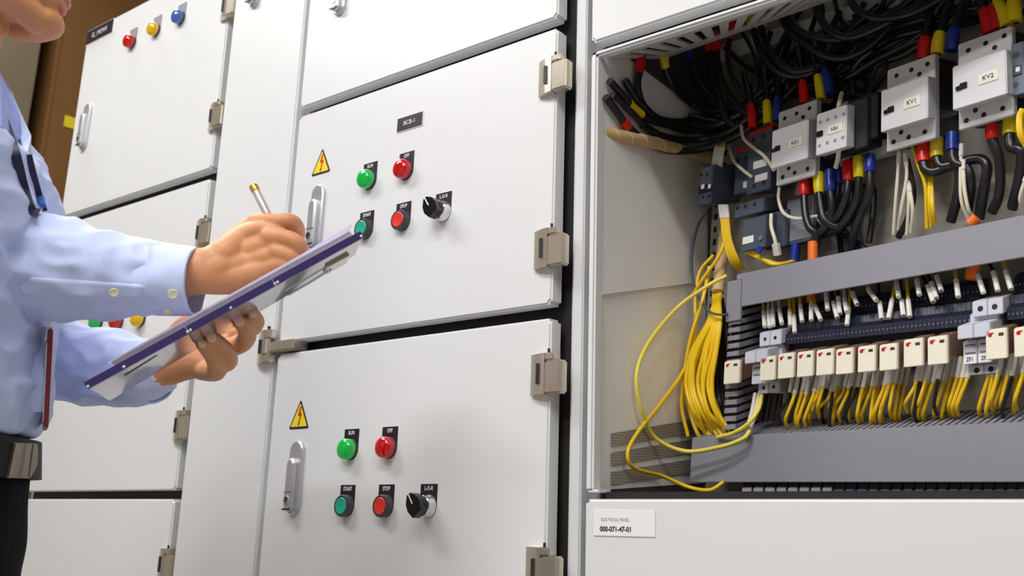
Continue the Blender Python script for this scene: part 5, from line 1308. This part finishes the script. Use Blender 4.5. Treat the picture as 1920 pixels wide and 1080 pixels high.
    for (u0, u1) in ((0, .345), (.35, .66), (.665, 1)):
        prism(bb, [bil(u0, 0) + dn * .0016, bil(u1, 0) + dn * .0016, bil(u1, 0) + up * .0062, bil(u0, 0) + up * .0062], (bil(0, .03) - bil(0, 0)))
    eb = t.part('edge_binding', bb, 'board_edge', label='dark indigo edge binding')
    for u in (.004, .125, .345, .355, .50, .662, .672, .993):
        bb = BM(); ell(bb, bil(u, -.003) + up * .0005, (up, (B_ - A).normalized(), up.cross(B_ - A).normalized()), (.0016, .0022, .0016), 10); t.sub(eb, 'rivet', bb, 'chrome')
    # fittings below
    bb = BM(); path = [bil(.705, .78) + dn * .004, bil(.80, .76) + dn * .0045, bil(.875, .74) + dn * .004]; tube(bb, crom(path, 5), .0016, 8); w_ = t.part('clip_wire', bb, 'chrome')
    bb = BM(); prism(bb, [bil(.86, .45), bil(.955, .5), bil(.955, .97), bil(.86, .9)], dn * .004); bmesh.ops.bevel(bb, geom=bb.edges[:], offset=.001, segments=2, affect='EDGES'); t.part('clip_base', bb, 'hinge')
    bb = BM(); cyl(bb, bil(.875, .72), dn, .004, .0035, .006, 14); t.part('clip_screw', bb, 'chrome')
    bb = BM(); prism(bb, [bil(.105, .28), bil(.225, .20), bil(.225, .24), bil(.105, .34)], dn * .0006); t.part('back_slot', bb, 'handle_dark')
    bb = BM(); prism(bb, [bil(.88, .25) + up * .0150, bil(.985, .25) + up * .0150, bil(.985, .8) + up * .0150, bil(.88, .8) + up * .0150], up * .002); prism(bb, [bil(.980, .25) + up * .0036, bil(.985, .25) + up * .0036, bil(.985, .8) + up * .0036, bil(.980, .8) + up * .0036], up * .0125); bmesh.ops.bevel(bb, geom=bb.edges[:], offset=.001, segments=2, affect='EDGES'); t.part('clip_jaw', bb, 'chrome')
    o1 = bil(.08, .03) + up * .0062
    t2 = Thing('paper_stack', 'stack of white sheets lying on top of the clipboard', 'paper', o1)
    off = up * .0038
    bb = BM(); sheets = 5
    for k in range(sheets):
        o = off + up * (.0018 * k); j = .004 * (k % 2)
        prism(bb, [bil(.10 + j, .036) + o, bil(.97 + j * .5, .036) + o, bil(.97 + j * .5, .97) + o, bil(.10 + j, .97) + o], up * .0014)
    t2.part('sheets', bb, 'paper', False)
    bb = BM(); o = off + up * (.0018 * sheets)
    pp = [bil(.09, .0), bil(.5, .0), bil(.80, .0), bil(.99, .0)]; hh = [.0, .0006, .0020, .0045]
    G = [[bb.verts.new(p + o + up * h_ + (bil(.5, 1) - bil(.5, 0)) * v) for v in (0, .5, .97)] for p, h_ in zip(pp, hh)]
    for i in range(3):
        for j in range(2): bb.faces.new((G[i][j], G[i + 1][j], G[i + 1][j + 1], G[i][j + 1]))
    bmesh.ops.solidify(bb, geom=bb.faces[:], thickness=.0006); t2.part('top_sheet', bb, 'paper')
    # --- pen
    a, c = P(475, 348, 1.062), P(553, 506, 1.045)
    t3 = Thing('pen', 'slim pearl grey pen with a gold cap end held in the raised hand', 'pen', c)
    d = (a - c).normalized(); l = (a - c).length
    bb = BM(); lathe(bb, c, d, [(0, .0004), (.010, .0022), (.014, .0042), (l - .008, .0047), (l - .0075, .0044)], 18); t3.part('barrel', bb, 'pen_body')
    bb = BM(); lathe(bb, c + d * (l - .008), d, [(0, .0047), (.0005, .0052), (.007, .0053), (.0082, .0046), (.0084, .0005)], 18); t3.part('cap_end', bb, 'pen_cap')
    # --- lanyard
    t4 = Thing('lanyard', 'dark navy neck lanyard with a dark red edged badge hanging in front of the shirt', 'lanyard', P(90, 600, 1.0))
    t4.part('ribbon', ribbon([(-60, 110, .97), (-15, 180, .965), (8, 228, .975), (28, 285, .985), (43, 345, .995), (58, 392, 1.0), (72, 399, 1.005)], .0045, .0007), 'ribbon')
    t4.part('ribbon', ribbon([(52, 290, .992), (62, 330, .998), (72, 366, 1.002), (82, 396, 1.006)], .0038, .0007), 'ribbon')
    bb = BM(); cyl(bb, hit(77, 372, 1.0, .006), (hit(84, 400, 1.0, .006) - hit(77, 372, 1.0, .006)), .0036, .0030, .018, 12); t4.part('ribbon_joint', bb, 'ribbon_blue', label='bright blue ribbon joint')
    def card(x0, y0, x1, y1, w, dpt, m, nm):
        a, c = P(x0 + 3, y0, .985), P(x1 + 3, y1, .985); s = E * w; bb = BM(); v = (a - CAM); v.z = 0; v = v.normalized() * dpt
        prism(bb, [a - s, a + s, c + s, c - s], v); bmesh.ops.bevel(bb, geom=bb.edges[:], offset=.0012, segments=2, affect='EDGES'); t4.part(nm, bb, m)
    card(92, 616, 83, 801, .0024, .062, 'badge_red', 'badge_holder'); card(90, 600, 82, 640, .0012, .02, 'white', 'badge_clip'); card(86, 640, 79, 792, .0010, .055, 'white', 'badge_card')
# ------------------------------------------------------------------ camera, light, build
def area(name, loc, tgt, sx, sy, power, col=(1, 1, 1)):
    l = bpy.data.lights.new(name, 'AREA'); l.shape = 'RECTANGLE'; l.size = sx; l.size_y = sy; l.energy = power; l.color = col
    o = bpy.data.objects.new(name, l); COL.objects.link(o); o.location = loc
    o.rotation_euler = (Vector(tgt) - Vector(loc)).to_track_quat('-Z', 'Y').to_euler(); return o

def setup():
    c = bpy.data.cameras.new('camera'); c.sensor_width = 36; c.lens = FPX / 1920 * 36
    c.shift_x = -(PPX - 960) / 1920; c.shift_y = 0; c.clip_start = .05; c.clip_end = 50
    c.dof.use_dof = True; c.dof.focus_distance = 1.25; c.dof.aperture_fstop = 7
    o = bpy.data.objects.new('camera', c); COL.objects.link(o); SC.camera = o
    m = Matrix((( _x.x, -_x.y, -_x.z), (_y.x, -_y.y, -_y.z), (_z.x, -_z.y, -_z.z)))
    o.matrix_world = Matrix.Translation(CAM) @ m.to_4x4()
    w = bpy.data.worlds.new('world'); SC.world = w; w.use_nodes = True
    w.node_tree.nodes['Background'].inputs[0].default_value = (1, 1, 1, 1); w.node_tree.nodes['Background'].inputs[1].default_value = .12
    for (x, y), LZ, w in zip(LIGHTS, LZS, (31, 33, 22, 60, 60)): area('fluorescent_light', (x, y, LZ - .02), (x, y, 0), 1.1, .22, w, (1, .99, .98))  # last one is added behind the lens as fill light for the person
    SC.view_settings.view_transform = 'Standard'; SC.view_settings.look = 'None'; SC.view_settings.gamma = 1; SC.view_settings.exposure = -0.82
    SC.view_settings.use_curve_mapping = False

build_room(); build_cabinets(); build_panel()
for fn in ('build_wiring', 'build_person'):
    if fn in globals(): globals()[fn]()
setup()
